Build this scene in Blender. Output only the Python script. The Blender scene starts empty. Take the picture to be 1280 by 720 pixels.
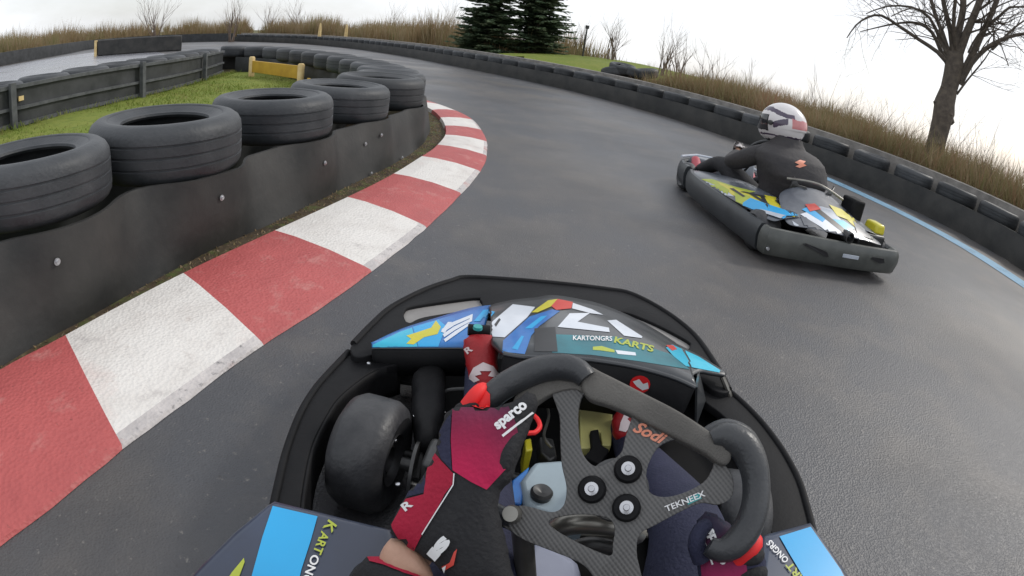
import bpy, bmesh, math, random
from mathutils import Vector, Matrix, noise
from mathutils.bvhtree import BVHTree
PI = math.pi
scn = bpy.context.scene
col = scn.collection
random.seed(11)

# ------------------------------------------------------------------ camera
F_PX = 700.0
EYE = Vector((0, 0, 1.1))
PITCH, ROLL = math.radians(24.3), math.radians(8.8)
fw = Vector((0, math.cos(PITCH), -math.sin(PITCH)))
u0 = Vector((0, math.sin(PITCH), math.cos(PITCH)))
r0 = Vector((1, 0, 0))
CU = u0 * math.cos(ROLL) - r0 * math.sin(ROLL)
CR = r0 * math.cos(ROLL) + u0 * math.sin(ROLL)
cd = bpy.data.cameras.new('camera')
cd.type = 'PANO'
cd.panorama_type = 'FISHEYE_LENS_POLYNOMIAL'
cd.fisheye_fov = math.radians(180)
cd.sensor_fit = 'HORIZONTAL'
cd.sensor_width = 36.0
cd.fisheye_polynomial_k0 = 0
cd.fisheye_polynomial_k1 = -(640 / F_PX) / 18.0
cd.fisheye_polynomial_k2 = cd.fisheye_polynomial_k3 = cd.fisheye_polynomial_k4 = 0
cd.clip_start = 0.02
cd.clip_end = 3000
cam = bpy.data.objects.new('camera', cd)
col.objects.link(cam)
cam.matrix_world = Matrix(((CR.x, CU.x, -fw.x, EYE.x), (CR.y, CU.y, -fw.y, EYE.y), (CR.z, CU.z, -fw.z, EYE.z), (0, 0, 0, 1)))
scn.camera = cam


def ray(px, py):
    dx, dy = px - 640.0, 360.0 - py
    r = math.hypot(dx, dy) + 1e-9
    th = r / F_PX
    s = math.sin(th)
    return CR * (s * dx / r) + CU * (s * dy / r) + fw * math.cos(th)


def at(px, py, z=0.0):
    d = ray(px, py)
    return EYE + d * ((z - EYE.z) / d.z)


def at_d(px, py, dist):
    return EYE + ray(px, py) * dist


def at_plane(px, py, p0, n):
    d = ray(px, py)
    return EYE + d * ((p0 - EYE).dot(n) / d.dot(n))


# ------------------------------------------------------------------ objects
def link(o):
    col.objects.link(o)
    return o


def tag(o, label=None, cat=None, group=None, kind=None):
    if label: o['label'] = label
    if cat: o['category'] = cat
    if group: o['group'] = group
    if kind: o['kind'] = kind
    return o


def empty(name, loc=(0, 0, 0), rz=0.0, label=None, cat=None, group=None):
    o = bpy.data.objects.new(name, None)
    o.location = loc
    o.rotation_euler = (0, 0, rz)
    link(o)
    return tag(o, label, cat, group)


def copy_tree(o, parent=None):
    c = o.copy()
    col.objects.link(c)
    if parent:
        c.parent = parent
    for ch in list(o.children):
        copy_tree(ch, c)
    return c


class MB:
    def __init__(s):
        s.v, s.f, s.m, s.mats = [], [], [], []

    def mi(s, mat):
        if mat is None: return 0
        if mat not in s.mats: s.mats.append(mat)
        return s.mats.index(mat)

    def add(s, vs, fs, mat=None):
        b, k = len(s.v), s.mi(mat)
        s.v += [tuple(v) for v in vs]
        for f in fs:
            s.f.append(tuple(b + i for i in f)); s.m.append(k)

    def box(s, c, size, mat=None, rz=0, M=None):
        hx, hy, hz = [k / 2 for k in size]
        R = Matrix.Rotation(rz, 3, 'Z') if M is None else M
        vs = [Vector(c) + R @ Vector((x, y, z)) for x in (-hx, hx) for y in (-hy, hy) for z in (-hz, hz)]
        s.add(vs, [(0, 1, 3, 2), (4, 6, 7, 5), (0, 4, 5, 1), (2, 3, 7, 6), (0, 2, 6, 4), (1, 5, 7, 3)], mat)

    def tube(s, pts, rad, n=10, mat=None, closed=False, cap=True, sq=None):
        pts = [Vector(p) for p in pts]
        rad = rad if isinstance(rad, (list, tuple)) else [rad] * len(pts)
        N = len(pts); rings = []; up = None
        for i, p in enumerate(pts):
            a = pts[i - 1] if (i > 0 or closed) else p
            b = pts[(i + 1) % N] if (i < N - 1 or closed) else p
            t = (b - a).normalized()
            if up is None:
                up = Vector((0, 0, 1)) if abs(t.z) < .9 else Vector((1, 0, 0))
            x = up.cross(t).normalized(); y = t.cross(x).normalized(); up = y
            rings.append([p + (x * math.cos(2 * PI * k / n) + y * math.sin(2 * PI * k / n) * (sq or 1)) * rad[i] for k in range(n)])
        vs = [v for r in rings for v in r]; fs = []
        for i in range(N if closed else N - 1):
            j = (i + 1) % N
            for k in range(n):
                k2 = (k + 1) % n
                fs.append((i * n + k, i * n + k2, j * n + k2, j * n + k))
        if cap and not closed:
            fs.append(tuple(range(n))[::-1]); fs.append(tuple((N - 1) * n + k for k in range(n)))
        s.add(vs, fs, mat)

    def lathe(s, prof, n=32, mat=None, M=None, closed=True):
        vs = []
        for k in range(n):
            a = 2 * PI * k / n
            for r, z in prof:
                v = Vector((r * math.cos(a), r * math.sin(a), z))
                vs.append(M @ v if M else v)
        m = len(prof); fs = []
        for k in range(n):
            k2 = (k + 1) % n
            for i in range(m if closed else m - 1):
                j = (i + 1) % m
                fs.append((k * m + i, k2 * m + i, k2 * m + j, k * m + j))
        s.add(vs, fs, mat)

    def build(s, name, mat=None, parent=None, smooth=True, angle=40, bevel=0, subsurf=0):
        me = bpy.data.meshes.new(name)
        me.from_pydata(s.v, [], s.f)
        for m in (s.mats or [mat]): me.materials.append(m)
        if s.mats:
            me.polygons.foreach_set('material_index', s.m)
        bm = bmesh.new(); bm.from_mesh(me)
        bmesh.ops.recalc_face_normals(bm, faces=bm.faces)
        bm.to_mesh(me); bm.free()
        if smooth:
            me.polygons.foreach_set('use_smooth', [True] * len(me.polygons))
            me.set_sharp_from_angle(angle=math.radians(angle))
        o = bpy.data.objects.new(name, me)
        link(o)
        if parent: o.parent = parent
        if bevel:
            b = o.modifiers.new('b', 'BEVEL'); b.width = bevel; b.segments = 2; b.limit_method = 'ANGLE'; b.angle_limit = math.radians(35)
        if subsurf:
            b = o.modifiers.new('s', 'SUBSURF'); b.levels = b.render_levels = subsurf
        return o


# ------------------------------------------------------------------ materials
def mat(name, c1, c2=None, rough=.6, scale=8.0, detail=5.0, bump=0.0, bscale=None, metal=0.0, spec=.5, lo=.35, hi=.65, rvar=0.0, coat=0, sss=0):
    m = bpy.data.materials.new(name); m.use_nodes = True
    nt = m.node_tree; N = nt.nodes; L = nt.links
    p = N['Principled BSDF']
    p.inputs['Roughness'].default_value = rough
    p.inputs['Metallic'].default_value = metal
    p.inputs['Specular IOR Level'].default_value = spec
    if coat: p.inputs['Coat Weight'].default_value = coat; p.inputs['Coat Roughness'].default_value = .08
    c1 = tuple(c1) + (1,)
    c2 = tuple(c2) + (1,) if c2 else tuple(min(1, k * .7) for k in c1[:3]) + (1,)
    tc = N.new('ShaderNodeTexCoord'); nz = N.new('ShaderNodeTexNoise')
    nz.inputs['Scale'].default_value = scale; nz.inputs['Detail'].default_value = detail; nz.inputs['Roughness'].default_value = .6
    L.new(tc.outputs['Object'], nz.inputs['Vector'])
    rp = N.new('ShaderNodeValToRGB')
    rp.color_ramp.elements[0].position = lo; rp.color_ramp.elements[1].position = hi
    rp.color_ramp.elements[0].color = c1; rp.color_ramp.elements[1].color = c2
    L.new(nz.outputs['Fac'], rp.inputs['Fac']); L.new(rp.outputs['Color'], p.inputs['Base Color'])
    if rvar:
        mr = N.new('ShaderNodeMapRange'); mr.inputs['To Min'].default_value = rough - rvar; mr.inputs['To Max'].default_value = rough + rvar
        L.new(nz.outputs['Fac'], mr.inputs['Value']); L.new(mr.outputs['Result'], p.inputs['Roughness'])
    if bump:
        n2 = N.new('ShaderNodeTexNoise'); n2.inputs['Scale'].default_value = bscale or scale * 6; n2.inputs['Detail'].default_value = 4
        L.new(tc.outputs['Object'], n2.inputs['Vector'])
        b = N.new('ShaderNodeBump'); b.inputs['Strength'].default_value = min(1, bump); b.inputs['Distance'].default_value = .01
        L.new(n2.outputs['Fac'], b.inputs['Height']); L.new(b.outputs['Normal'], p.inputs['Normal'])
    return m


def ground_mat(name, cols, scales, bump, bscale, rough, spec=.5, spots=None):
    """layers several world-space noises: cols = base + (colour, scale, threshold lo, hi)"""
    m = bpy.data.materials.new(name); m.use_nodes = True
    nt = m.node_tree; N = nt.nodes; L = nt.links
    p = N['Principled BSDF']; p.inputs['Specular IOR Level'].default_value = spec
    g = N.new('ShaderNodeNewGeometry')
    prev = None
    for i, (c, sc, lo, hi) in enumerate(cols):
        if i == 0:
            rgb = N.new('ShaderNodeRGB'); rgb.outputs[0].default_value = tuple(c) + (1,); prev = rgb.outputs[0]; continue
        nz = N.new('ShaderNodeTexNoise'); nz.inputs['Scale'].default_value = sc; nz.inputs['Detail'].default_value = 6; nz.inputs['Roughness'].default_value = .65
        L.new(g.outputs['Position'], nz.inputs['Vector'])
        mr = N.new('ShaderNodeMapRange'); mr.inputs['From Min'].default_value = lo; mr.inputs['From Max'].default_value = hi
        L.new(nz.outputs['Fac'], mr.inputs['Value'])
        mx = N.new('ShaderNodeMix'); mx.data_type = 'RGBA'
        L.new(mr.outputs['Result'], mx.inputs['Factor']); L.new(prev, mx.inputs['A']); mx.inputs['B'].default_value = tuple(c) + (1,)
        prev = mx.outputs['Result']
    L.new(prev, p.inputs['Base Color'])
    nz = N.new('ShaderNodeTexNoise'); nz.inputs['Scale'].default_value = .35; nz.inputs['Detail'].default_value = 4
    L.new(g.outputs['Position'], nz.inputs['Vector'])
    mr = N.new('ShaderNodeMapRange'); mr.inputs['From Min'].default_value = .3; mr.inputs['From Max'].default_value = .7
    mr.inputs['To Min'].default_value = rough[0]; mr.inputs['To Max'].default_value = rough[1]
    L.new(nz.outputs['Fac'], mr.inputs['Value']); L.new(mr.outputs['Result'], p.inputs['Roughness'])
    n2 = N.new('ShaderNodeTexVoronoi'); n2.inputs['Scale'].default_value = bscale
    L.new(g.outputs['Position'], n2.inputs['Vector'])
    n3 = N.new('ShaderNodeTexNoise'); n3.inputs['Scale'].default_value = bscale * .3; n3.inputs['Detail'].default_value = 5
    L.new(g.outputs['Position'], n3.inputs['Vector'])
    ad = N.new('ShaderNodeMath'); L.new(n2.outputs['Distance'], ad.inputs[0]); L.new(n3.outputs['Fac'], ad.inputs[1])
    b = N.new('ShaderNodeBump'); b.inputs['Strength'].default_value = bump; b.inputs['Distance'].default_value = .008
    L.new(ad.outputs[0], b.inputs['Height']); L.new(b.outputs['Normal'], p.inputs['Normal'])
    return m


M = {}
M['asphalt'] = ground_mat('asphalt', [((.074, .075, .081), 0, 0, 0), ((.102, .092, .084), .28, .45, .60), ((.122, .113, .106), 2.2, .50, .80), ((.055, .054, .056), .6, .50, .72),
                                      ((.21, .195, .18), 38, .63, .72), ((.060, .057, .056), 70, .62, .72)], None, .32, 130, (.40, .60))
M['asphalt_pale'] = ground_mat('asphalt_pale', [((.17, .17, .19), 0, 0, 0), ((.22, .22, .24), .6, .4, .7)], None, .4, 60, (.16, .34))
M['soil'] = ground_mat('soil', [((.09, .066, .042), 0, 0, 0), ((.05, .038, .025), 3, .4, .65), ((.09, .11, .035), 8, .5, .65), ((.24, .19, .12), 25, .58, .7)], None, .9, 25, (.8, .95), .2)
M['field'] = ground_mat('field', [((.12, .10, .05), 0, 0, 0), ((.09, .11, .035), .5, .4, .65), ((.17, .13, .07), 4, .5, .7)], None, .8, 12, (.85, .95), .2)
M['lawn'] = ground_mat('lawn', [((.16, .205, .035), 0, 0, 0), ((.22, .235, .055), 1.5, .4, .7), ((.11, .15, .028), 9, .5, .7), ((.24, .23, .09), 30, .6, .72)], None, .9, 40, (.85, .95), .2)
M['kerb_white'] = ground_mat('kerb_white', [((.74, .71, .67), 0, 0, 0), ((.62, .58, .54), 3, .45, .7), ((.52, .46, .42), 14, .62, .80), ((.40, .37, .36), 60, .66, .76), ((.66, .52, .48), 1.7, .56, .80), ((.50, .47, .45), 6, .62, .74)], None, .45, 70, (.45, .65))
M['kerb_red'] = ground_mat('kerb_red', [((.47, .10, .095), 0, 0, 0), ((.39, .08, .078), 2.5, .4, .7), ((.50, .20, .18), 9, .55, .75), ((.20, .06, .05), 45, .64, .74)], None, .45, 70, (.45, .65))
M['kerb_worn'] = ground_mat('kerb_worn', [((.46, .43, .42), 0, 0, 0), ((.60, .56, .54), 5, .40, .6), ((.42, .16, .14), 2.3, .55, .7), ((.2, .19, .19), 30, .58, .7)], None, .5, 70, (.5, .65))
M['blue_paint'] = ground_mat('blue_paint', [((.17, .33, .46), 0, 0, 0), ((.11, .22, .32), 2.5, .5, .7), ((.10, .12, .14), 10, .60, .72)], None, .5, 90, (.5, .7))
M['tyre'] = mat('tyre_rubber', (.024, .027, .031), (.056, .059, .063), lo=.38, hi=.70, rough=.54, scale=3.5, bump=.25, bscale=60, rvar=.1)
M['tyre_in'] = mat('tyre_inner', (.02, .02, .021), (.035, .033, .031), rough=.7, scale=8)
M['belt'] = mat('belt_rubber', (.016, .017, .017), (.046, .044, .041), rough=.6, scale=2.2, detail=8, bump=.2, bscale=25, rvar=.12)
M['bolt'] = mat('bolt_zinc', (.55, .56, .58), (.4, .4, .42), rough=.35, metal=.7, scale=30)
M['coping'] = mat('coping', (.30, .28, .26), (.17, .16, .15), rough=.85, scale=4, bump=.4, bscale=30)
M['fence_rubber'] = mat('fence_rubber', (.022, .024, .025), (.05, .052, .055), rough=.6, scale=3, detail=8)
M['rail'] = mat('rail_weathered', (.11, .115, .12), (.06, .063, .067), rough=.7, scale=7)
M['yellow_board'] = mat('yellow_board', (.62, .38, .04), (.50, .29, .03), rough=.55, scale=3)
M['cream_post'] = mat('cream_post', (.72, .56, .28), (.6, .42, .18), rough=.6, scale=6)
M['bark'] = mat('bark', (.14, .115, .09), (.075, .062, .052), rough=.9, scale=9, detail=8, bump=.9, bscale=30)
M['twig'] = mat('twig', (.20, .15, .12), (.12, .09, .07), rough=.9, scale=5)
M['dark_post'] = mat('dark_post', (.05, .05, .05), (.03, .03, .03), rough=.7)


def vary(m, lo=.7, hi=1.3):
    nt = m.node_tree; N = nt.nodes; L = nt.links; p = N['Principled BSDF']
    src = p.inputs['Base Color'].links[0].from_socket
    oi = N.new('ShaderNodeObjectInfo'); mr = N.new('ShaderNodeMapRange'); mr.inputs['To Min'].default_value = lo; mr.inputs['To Max'].default_value = hi
    L.new(oi.outputs['Random'], mr.inputs['Value'])
    hs = N.new('ShaderNodeHueSaturation'); L.new(mr.outputs['Result'], hs.inputs['Value']); L.new(src, hs.inputs['Color']); L.new(hs.outputs['Color'], p.inputs['Base Color'])
vary(M['tyre'])


def leafmat(name, cols, scale=2.0):
    m = bpy.data.materials.new(name); m.use_nodes = True
    nt = m.node_tree; N = nt.nodes; L = nt.links; p = N['Principled BSDF']
    p.inputs['Roughness'].default_value = .85; p.inputs['Specular IOR Level'].default_value = .15
    g = N.new('ShaderNodeNewGeometry'); nz = N.new('ShaderNodeTexNoise'); nz.inputs['Scale'].default_value = scale; nz.inputs['Detail'].default_value = 5
    L.new(g.outputs['Position'], nz.inputs['Vector'])
    ad = N.new('ShaderNodeMath'); ad.operation = 'MULTIPLY_ADD'; ad.inputs[1].default_value = .35
    L.new(g.outputs['Random Per Island'], ad.inputs[0]); 
    sb = N.new('ShaderNodeMath'); sb.operation = 'SUBTRACT'; sb.inputs[1].default_value = .17
    L.new(nz.outputs['Fac'], sb.inputs[0]); L.new(sb.outputs[0], ad.inputs[2])
    rp = N.new('ShaderNodeValToRGB'); els = rp.color_ramp.elements
    n = len(cols)
    els[0].position = .3; els[0].color = tuple(cols[0]) + (1,)
    els[1].position = .7; els[1].color = tuple(cols[-1]) + (1,)
    for i in range(1, n - 1):
        e = els.new(.3 + .4 * i / (n - 1)); e.color = tuple(cols[i]) + (1,)
    L.new(ad.outputs[0], rp.inputs['Fac']); L.new(rp.outputs['Color'], p.inputs['Base Color'])
    tr = N.new('ShaderNodeBsdfTranslucent'); ms = N.new('ShaderNodeMixShader'); ms.inputs[0].default_value = .35
    L.new(rp.outputs['Color'], tr.inputs['Color']); L.new(p.outputs[0], ms.inputs[1]); L.new(tr.outputs[0], ms.inputs[2]); L.new(ms.outputs[0], N['Material Output'].inputs['Surface'])
    return m


M['litter'] = mat('litter', (.17, .085, .045), (.10, .075, .035), rough=.95, scale=3, bump=.6, bscale=20, spec=.1)
M['reed'] = leafmat('reed', [(.25, .20, .10), (.29, .20, .11), (.37, .29, .19), (.22, .21, .09)], .25)
M['scrub'] = leafmat('scrub', [(.27, .17, .10), (.21, .20, .09), (.34, .27, .17), (.30, .18, .11)], .35)
M['needle'] = leafmat('needle', [(.085, .13, .08), (.13, .18, .105), (.18, .21, .13)], 1.2)
M['grass_blade'] = leafmat('grass_blade', [(.14, .20, .035), (.20, .25, .05), (.30, .29, .11)], 3)

# ------------------------------------------------------------------ world and light
w = bpy.data.worlds.new('World'); scn.world = w; w.use_nodes = True
nt = w.node_tree; N = nt.nodes; L = nt.links
bg = N['Background']; bg.inputs['Strength'].default_value = .126
SUN_EL, SUN_AZ = math.radians(38), math.radians(60)
sky = N.new('ShaderNodeTexSky'); sky.sky_type = 'NISHITA'; sky.sun_disc = False
sky.sun_elevation = SUN_EL; sky.sun_rotation = SUN_AZ; sky.air_density = 1.2; sky.dust_density = 2
tc = N.new('ShaderNodeTexCoord')
mp = N.new('ShaderNodeMapping'); mp.inputs['Scale'].default_value = (1, 1, 2.6)
nz = N.new('ShaderNodeTexNoise'); nz.inputs['Scale'].default_value = 1.6; nz.inputs['Detail'].default_value = 7; nz.inputs['Roughness'].default_value = .55
L.new(tc.outputs['Generated'], mp.inputs['Vector']); L.new(mp.outputs['Vector'], nz.inputs['Vector'])
mr = N.new('ShaderNodeMapRange'); mr.inputs['From Min'].default_value = .36; mr.inputs['From Max'].default_value = .62
mr.inputs['To Min'].default_value = .50; mr.inputs['To Max'].default_value = .99
L.new(nz.outputs['Fac'], mr.inputs['Value'])
mx = N.new('ShaderNodeMix'); mx.data_type = 'RGBA'; mx.inputs['B'].default_value = (8.75, 8.95, 9.3, 1)
L.new(mr.outputs['Result'], mx.inputs['Factor']); L.new(sky.outputs['Color'], mx.inputs['A'])
L.new(mx.outputs['Result'], bg.inputs['Color'])
sl = bpy.data.lights.new('sun', 'SUN'); sl.energy = 1.3; sl.angle = math.radians(10); sl.color = (1, .96, .9)
so = bpy.data.objects.new('sun', sl); link(so)
# Nishita: rotation is clockwise from +Y
sd = Vector((math.sin(SUN_AZ) * math.cos(SUN_EL), math.cos(SUN_AZ) * math.cos(SUN_EL), math.sin(SUN_EL)))
so.rotation_euler = (-sd).to_track_quat('-Z', 'Y').to_euler()
scn.view_settings.view_transform = 'Standard'; scn.view_settings.look = 'None'
scn.view_settings.exposure = 0.0; scn.view_settings.gamma = 1
scn.cycles.use_adaptive_sampling = True
scn.cycles.use_denoising = True
scn.cycles.max_bounces = 6

# ------------------------------------------------------------------ paths
def catmull(pts, step=.25, closed=False):
    P = [Vector(p).to_3d() if len(p) == 2 else Vector(p) for p in pts]
    out = []
    n = len(P)
    rng = range(n if closed else n - 1)
    for i in rng:
        if closed:
            a, b, c, d = P[i - 1], P[i], P[(i + 1) % n], P[(i + 2) % n]
        else:
            a, b, c, d = P[max(i - 1, 0)], P[i], P[i + 1], P[min(i + 2, n - 1)]
        k = max(2, int((c - b).length / step))
        for j in range(k):
            t = j / k
            out.append(.5 * ((2 * b) + (c - a) * t + (2 * a - 5 * b + 4 * c - d) * t * t + (3 * b - a - 3 * c + d) * t ** 3))
    if not closed: out.append(P[-1])
    return out


def resample(pts, step, start=0.0):
    out, acc, nxt = [], 0.0, start
    for a, b in zip(pts, pts[1:]):
        l = (b - a).length
        while nxt <= acc + l and l > 0:
            t = (nxt - acc) / l
            out.append((a.lerp(b, t), (b - a).normalized())); nxt += step
        acc += l
    return out


def offset(pts, d):
    out = []
    for i, p in enumerate(pts):
        t = (pts[min(i + 1, len(pts) - 1)] - pts[max(i - 1, 0)]).normalized()
        out.append(p + Vector((t.y, -t.x, 0)) * d)   # to the right of travel
    return out


def ribbon(mb, A, B, za, zb, m=None):
    n = len(A)
    vs = [(p.x, p.y, za) for p in A] + [(p.x, p.y, zb) for p in B]
    mb.add(vs, [(i, i + 1, n + i + 1, n + i) for i in range(n - 1)], m)


def sheet(name, pts, z, m, kind='structure'):
    mb = MB(); mb.add([(p[0], p[1], z) for p in pts], [tuple(range(len(pts)))])
    o = mb.build(name, m, smooth=False); o['kind'] = kind
    return o
# ------------------------------------------------------------------ ground, track, kerb
sheet('ground', [(-900, -900), (900, -900), (900, 900), (-900, 900)], -.012, M['field'])
OUT = [(6.9, -9), (7.2, -3), (7.35, 1.5), (7.3, 4.6), (7.3, 6.6), (7.05, 8.0), (6.3, 9.6), (4.75, 12.1), (3.65, 14.4), (2.7, 15.8), (1.06, 18.2), (-1.34, 21.1),
       (-4.3, 25), (-7.0, 29.2), (-9.7, 32.8), (-13.7, 37.6), (-20, 43), (-28, 46)]
out_path = catmull(OUT, .3)
OUT2 = [(-28, 46), (-35, 43), (-37, 37), (-33, 30), (-30, 23), (-28.5, 16), (-28, 8), (-28, -8)]
out2_path = catmull(OUT2, .4)
tp = [(p.x + .3, p.y + .1) for p in out_path] + [(p.x, p.y) for p in out2_path] + [(-28, -20), (6.9, -20)]
sheet('road', tp, -.006, M['asphalt'])
# paler wet asphalt of the return straight beyond the island
sheet('track', [(-27.6, -6), (-7.9, -6), (-7.6, 4.5), (-8.1, 9), (-9.2, 13), (-11.5, 17), (-17, 22), (-22, 27), (-29, 30), (-27.6, 15)], -.002, M['asphalt_pale'])

KI = [(-1.95, -.6), (-1.83, .4), (-1.71, 1.0), (-1.62, 1.3), (-1.47, 1.95), (-1.31, 2.6), (-1.16, 3.3), (-1.05, 4.0), (-.99, 4.75), (-.96, 5.4), (-1.03, 6.35), (-1.32, 7.5), (-1.75, 8.5), (-2.7, 9.8)]
KO = [(-1.42, -.6), (-1.26, .15), (-1.13, .5), (-1.03, .92), (-.87, 1.6), (-.73, 2.12), (-.57, 3.02), (-.46, 4.15), (-.43, 4.9), (-.45, 5.5), (-.6, 6.7), (-1.0, 8.2), (-1.7, 9.4), (-2.5, 10.3)]
ki, ko = catmull(KI, .05), catmull(KO, .05)
def by_len(P, n):
    L_ = [0]
    for a, b in zip(P, P[1:]): L_.append(L_[-1] + (b - a).length)
    out = []
    j = 0
    for i in range(n + 1):
        s = L_[-1] * i / n
        while j < len(L_) - 2 and L_[j + 1] < s: j += 1
        t = (s - L_[j]) / max(1e-9, L_[j + 1] - L_[j]); out.append(P[j].lerp(P[j + 1], min(1, t)))
    return out
def near_i(P, x, y): return min(range(len(P)), key=lambda i: (P[i].x - x) ** 2 + (P[i].y - y) ** 2)
# divisions measured along the kerb: pairs (inner y, outer y)
div = [(-.6, -.6), (.35, .05), (1.28, .92), (1.95, 1.62), (2.6, 2.38), (3.34, 3.1), (4.08, 3.95), (4.85, 4.75), (5.5, 5.5), (6.15, 6.3), (6.8, 7.1), (7.45, 7.95), (8.15, 8.75), (8.85, 9.35), (9.5, 9.95)]
div_red0 = True
mb = MB()
jag = lambda p, k: Vector((p.x + noise.noise(Vector((p.x * 7, p.y * 7, k))) * .007, p.y + noise.noise(Vector((p.y * 9, p.x * 9, k))) * .007, 0))
def seg(P, y0, y1, n):
    i0 = min(range(len(P)), key=lambda i: abs(P[i].y - y0)); i1 = min(range(len(P)), key=lambda i: abs(P[i].y - y1))
    return by_len(P[i0:i1 + 1], n)
for k in range(len(div) - 1):
    (a0, b0), (a1, b1) = div[k], div[k + 1]
    A, B = seg(ki, a0, a1, 12), seg(ko, b0, b1, 12)
    m_ = M['kerb_red'] if k % 2 == 1 else M['kerb_white']
    # cross profile: inner edge 45 mm up, falling to the asphalt, with a worn outer strip
    prof = [(0.0, 0.0), (.02, .05), (.25, .052), (.6, .04), (.92, .014), (.985, .006), (1.0, -.004)]
    for (t0, z0), (t1, z1) in zip(prof, prof[1:]):
        mm = m_ if t1 < .95 else (M['kerb_worn'] if k % 2 == 0 else M['kerb_red'])
        P0 = [jag(a.lerp(b, t0), 1) if t0 < .01 else a.lerp(b, t0) for a, b in zip(A, B)]
        P1 = [jag(a.lerp(b, t1), 2) if t1 > .99 else a.lerp(b, t1) for a, b in zip(A, B)]
        ribbon(mb, P0, P1, z0, z1, mm)
kerb = mb.build('kerb', angle=60); kerb['kind'] = 'structure'

# bare soil between kerb and barrier and inside the island, then the lawn
ISL_OUT = [(-2.2, -1.5), (-1.95, -.6), (-1.83, .4), (-1.66, 1.3), (-1.47, 1.98), (-1.29, 2.65), (-1.14, 3.3), (-1.03, 4.0), (-.97, 4.75), (-.945, 5.4), (-1.01, 6.35), (-1.3, 7.5), (-1.73, 8.5), (-2.7, 9.85), (-4.2, 11.6), (-6.2, 13.6), (-8.3, 14.6), (-9.2, 13.6), (-8.6, 11.6), (-7.9, 9), (-7.2, 6), (-7.1, 3), (-7.1, -1.5)]
sheet('soil', ISL_OUT, .006, M['soil'])
lawn_poly = [(-2.3, -1.4), (-2.35, .8), (-2.2, 2.2), (-2.1, 3.4), (-2.05, 4.5), (-2.15, 6), (-2.6, 7.6), (-3.5, 9.2), (-4.9, 10.9), (-6.4, 12.3), (-7.4, 12.5), (-7.6, 11.5), (-7.1, 9.5), (-6.62, 8.0), (-6.5, 5.2), (-6.6, 3), (-6.6, -1.4)]
lp = catmull(lawn_poly, .4, closed=True)
bm = bmesh.new()
gv = {}
sx = .22
def inside(x, y, P):
    c = False; n = len(P)
    for i in range(n):
        a, b = P[i], P[i - 1]
        if (a.y > y) != (b.y > y) and x < (b.x - a.x) * (y - a.y) / (b.y - a.y) + a.x: c = not c
    return c
def gvert(i, j):
    if (i, j) not in gv:
        x, y = i * sx, j * sx
        gv[(i, j)] = bm.verts.new((x, y, .035 + .03 * noise.noise(Vector((x * .8, y * .8, 0))) + .012 * noise.noise(Vector((x * 4, y * 4, 0)))))
    return gv[(i, j)]
for i in range(int(-8 / sx), int(-1.8 / sx)):
    for j in range(int(-1.4 / sx), int(13 / sx)):
        if inside((i + .5) * sx, (j + .5) * sx, lp):
            bm.faces.new([gvert(i, j), gvert(i + 1, j), gvert(i + 1, j + 1), gvert(i, j + 1)])
me = bpy.data.meshes.new('lawn'); bm.to_mesh(me); bm.free(); me.materials.append(M['lawn'])
lawn = link(bpy.data.objects.new('lawn', me)); lawn['kind'] = 'structure'


def blades(name, spots, m, label, cat):
    """spots: list of (x, y, z, h, w, lean)"""
    mb = MB()
    for x, y, z, h, w_, ln in spots:
        a = random.uniform(0, 2 * PI); dx, dy = math.cos(a) * w_ / 2, math.sin(a) * w_ / 2
        b = random.uniform(0, 2 * PI); lx, ly = math.cos(b) * ln * h, math.sin(b) * ln * h
        mb.add([(x - dx, y - dy, z), (x + dx, y + dy, z), (x + lx * .4 + dx * .8, y + ly * .4 + dy * .8, z + h * .55), (x + lx * .4 - dx * .8, y + ly * .4 - dy * .8, z + h * .55), (x + lx, y + ly, z + h)],
               [(0, 1, 2, 3), (3, 2, 4)])
    o = mb.build(name, m, smooth=False)
    return tag(o, label, cat, None, 'stuff')

sp = []
while len(sp) < 15000:
    x, y = random.uniform(-7.8, -2.0), random.uniform(1, 12.8)
    if inside(x, y, lp): sp.append((x, y, .02, random.uniform(.02, .055), .012, random.uniform(.2, .9)))
for k in range(1500):     # longer tufts under the fence
    t = random.random(); yy = 4 + t * 8.4
    sp.append((-6.55 - max(0, yy - 8) * .22 + random.uniform(0, .25), yy, .01, random.uniform(.04, .13), .014, random.uniform(.2, .8)))
blades('grass', sp, M['grass_blade'], 'short green grass with longer tufts on the small island lawn', 'grass')
sp = []
for k in range(2600):     # moss and dead grass along the belt foot
    i = random.randrange(len(ki) - 1); p = ki[i]
    sp.append((p.x - random.uniform(.02, .2), p.y + random.uniform(-.03, .03), .0, random.uniform(.006, .022), .012, random.uniform(.2, 1.2)))
blades('dead_grass', sp, M['reed'], 'strip of dead grass and moss between red and white kerb and rubber belt', 'dead grass')

# blue painted line along the right-hand barrier
bl = catmull([(6.35, -6), (6.5, 0), (6.5, 2.5), (6.35, 4.6), (6.3, 6.2), (6.05, 7.5), (5.5, 9.2), (5.0, 10.4)], .2)
mb = MB(); ribbon(mb, offset(bl, -.22), offset(bl, .22), 0.0, 0.0)
o = mb.build('road_marking', M['blue_paint'], smooth=False); o['kind'] = 'structure'
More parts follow.
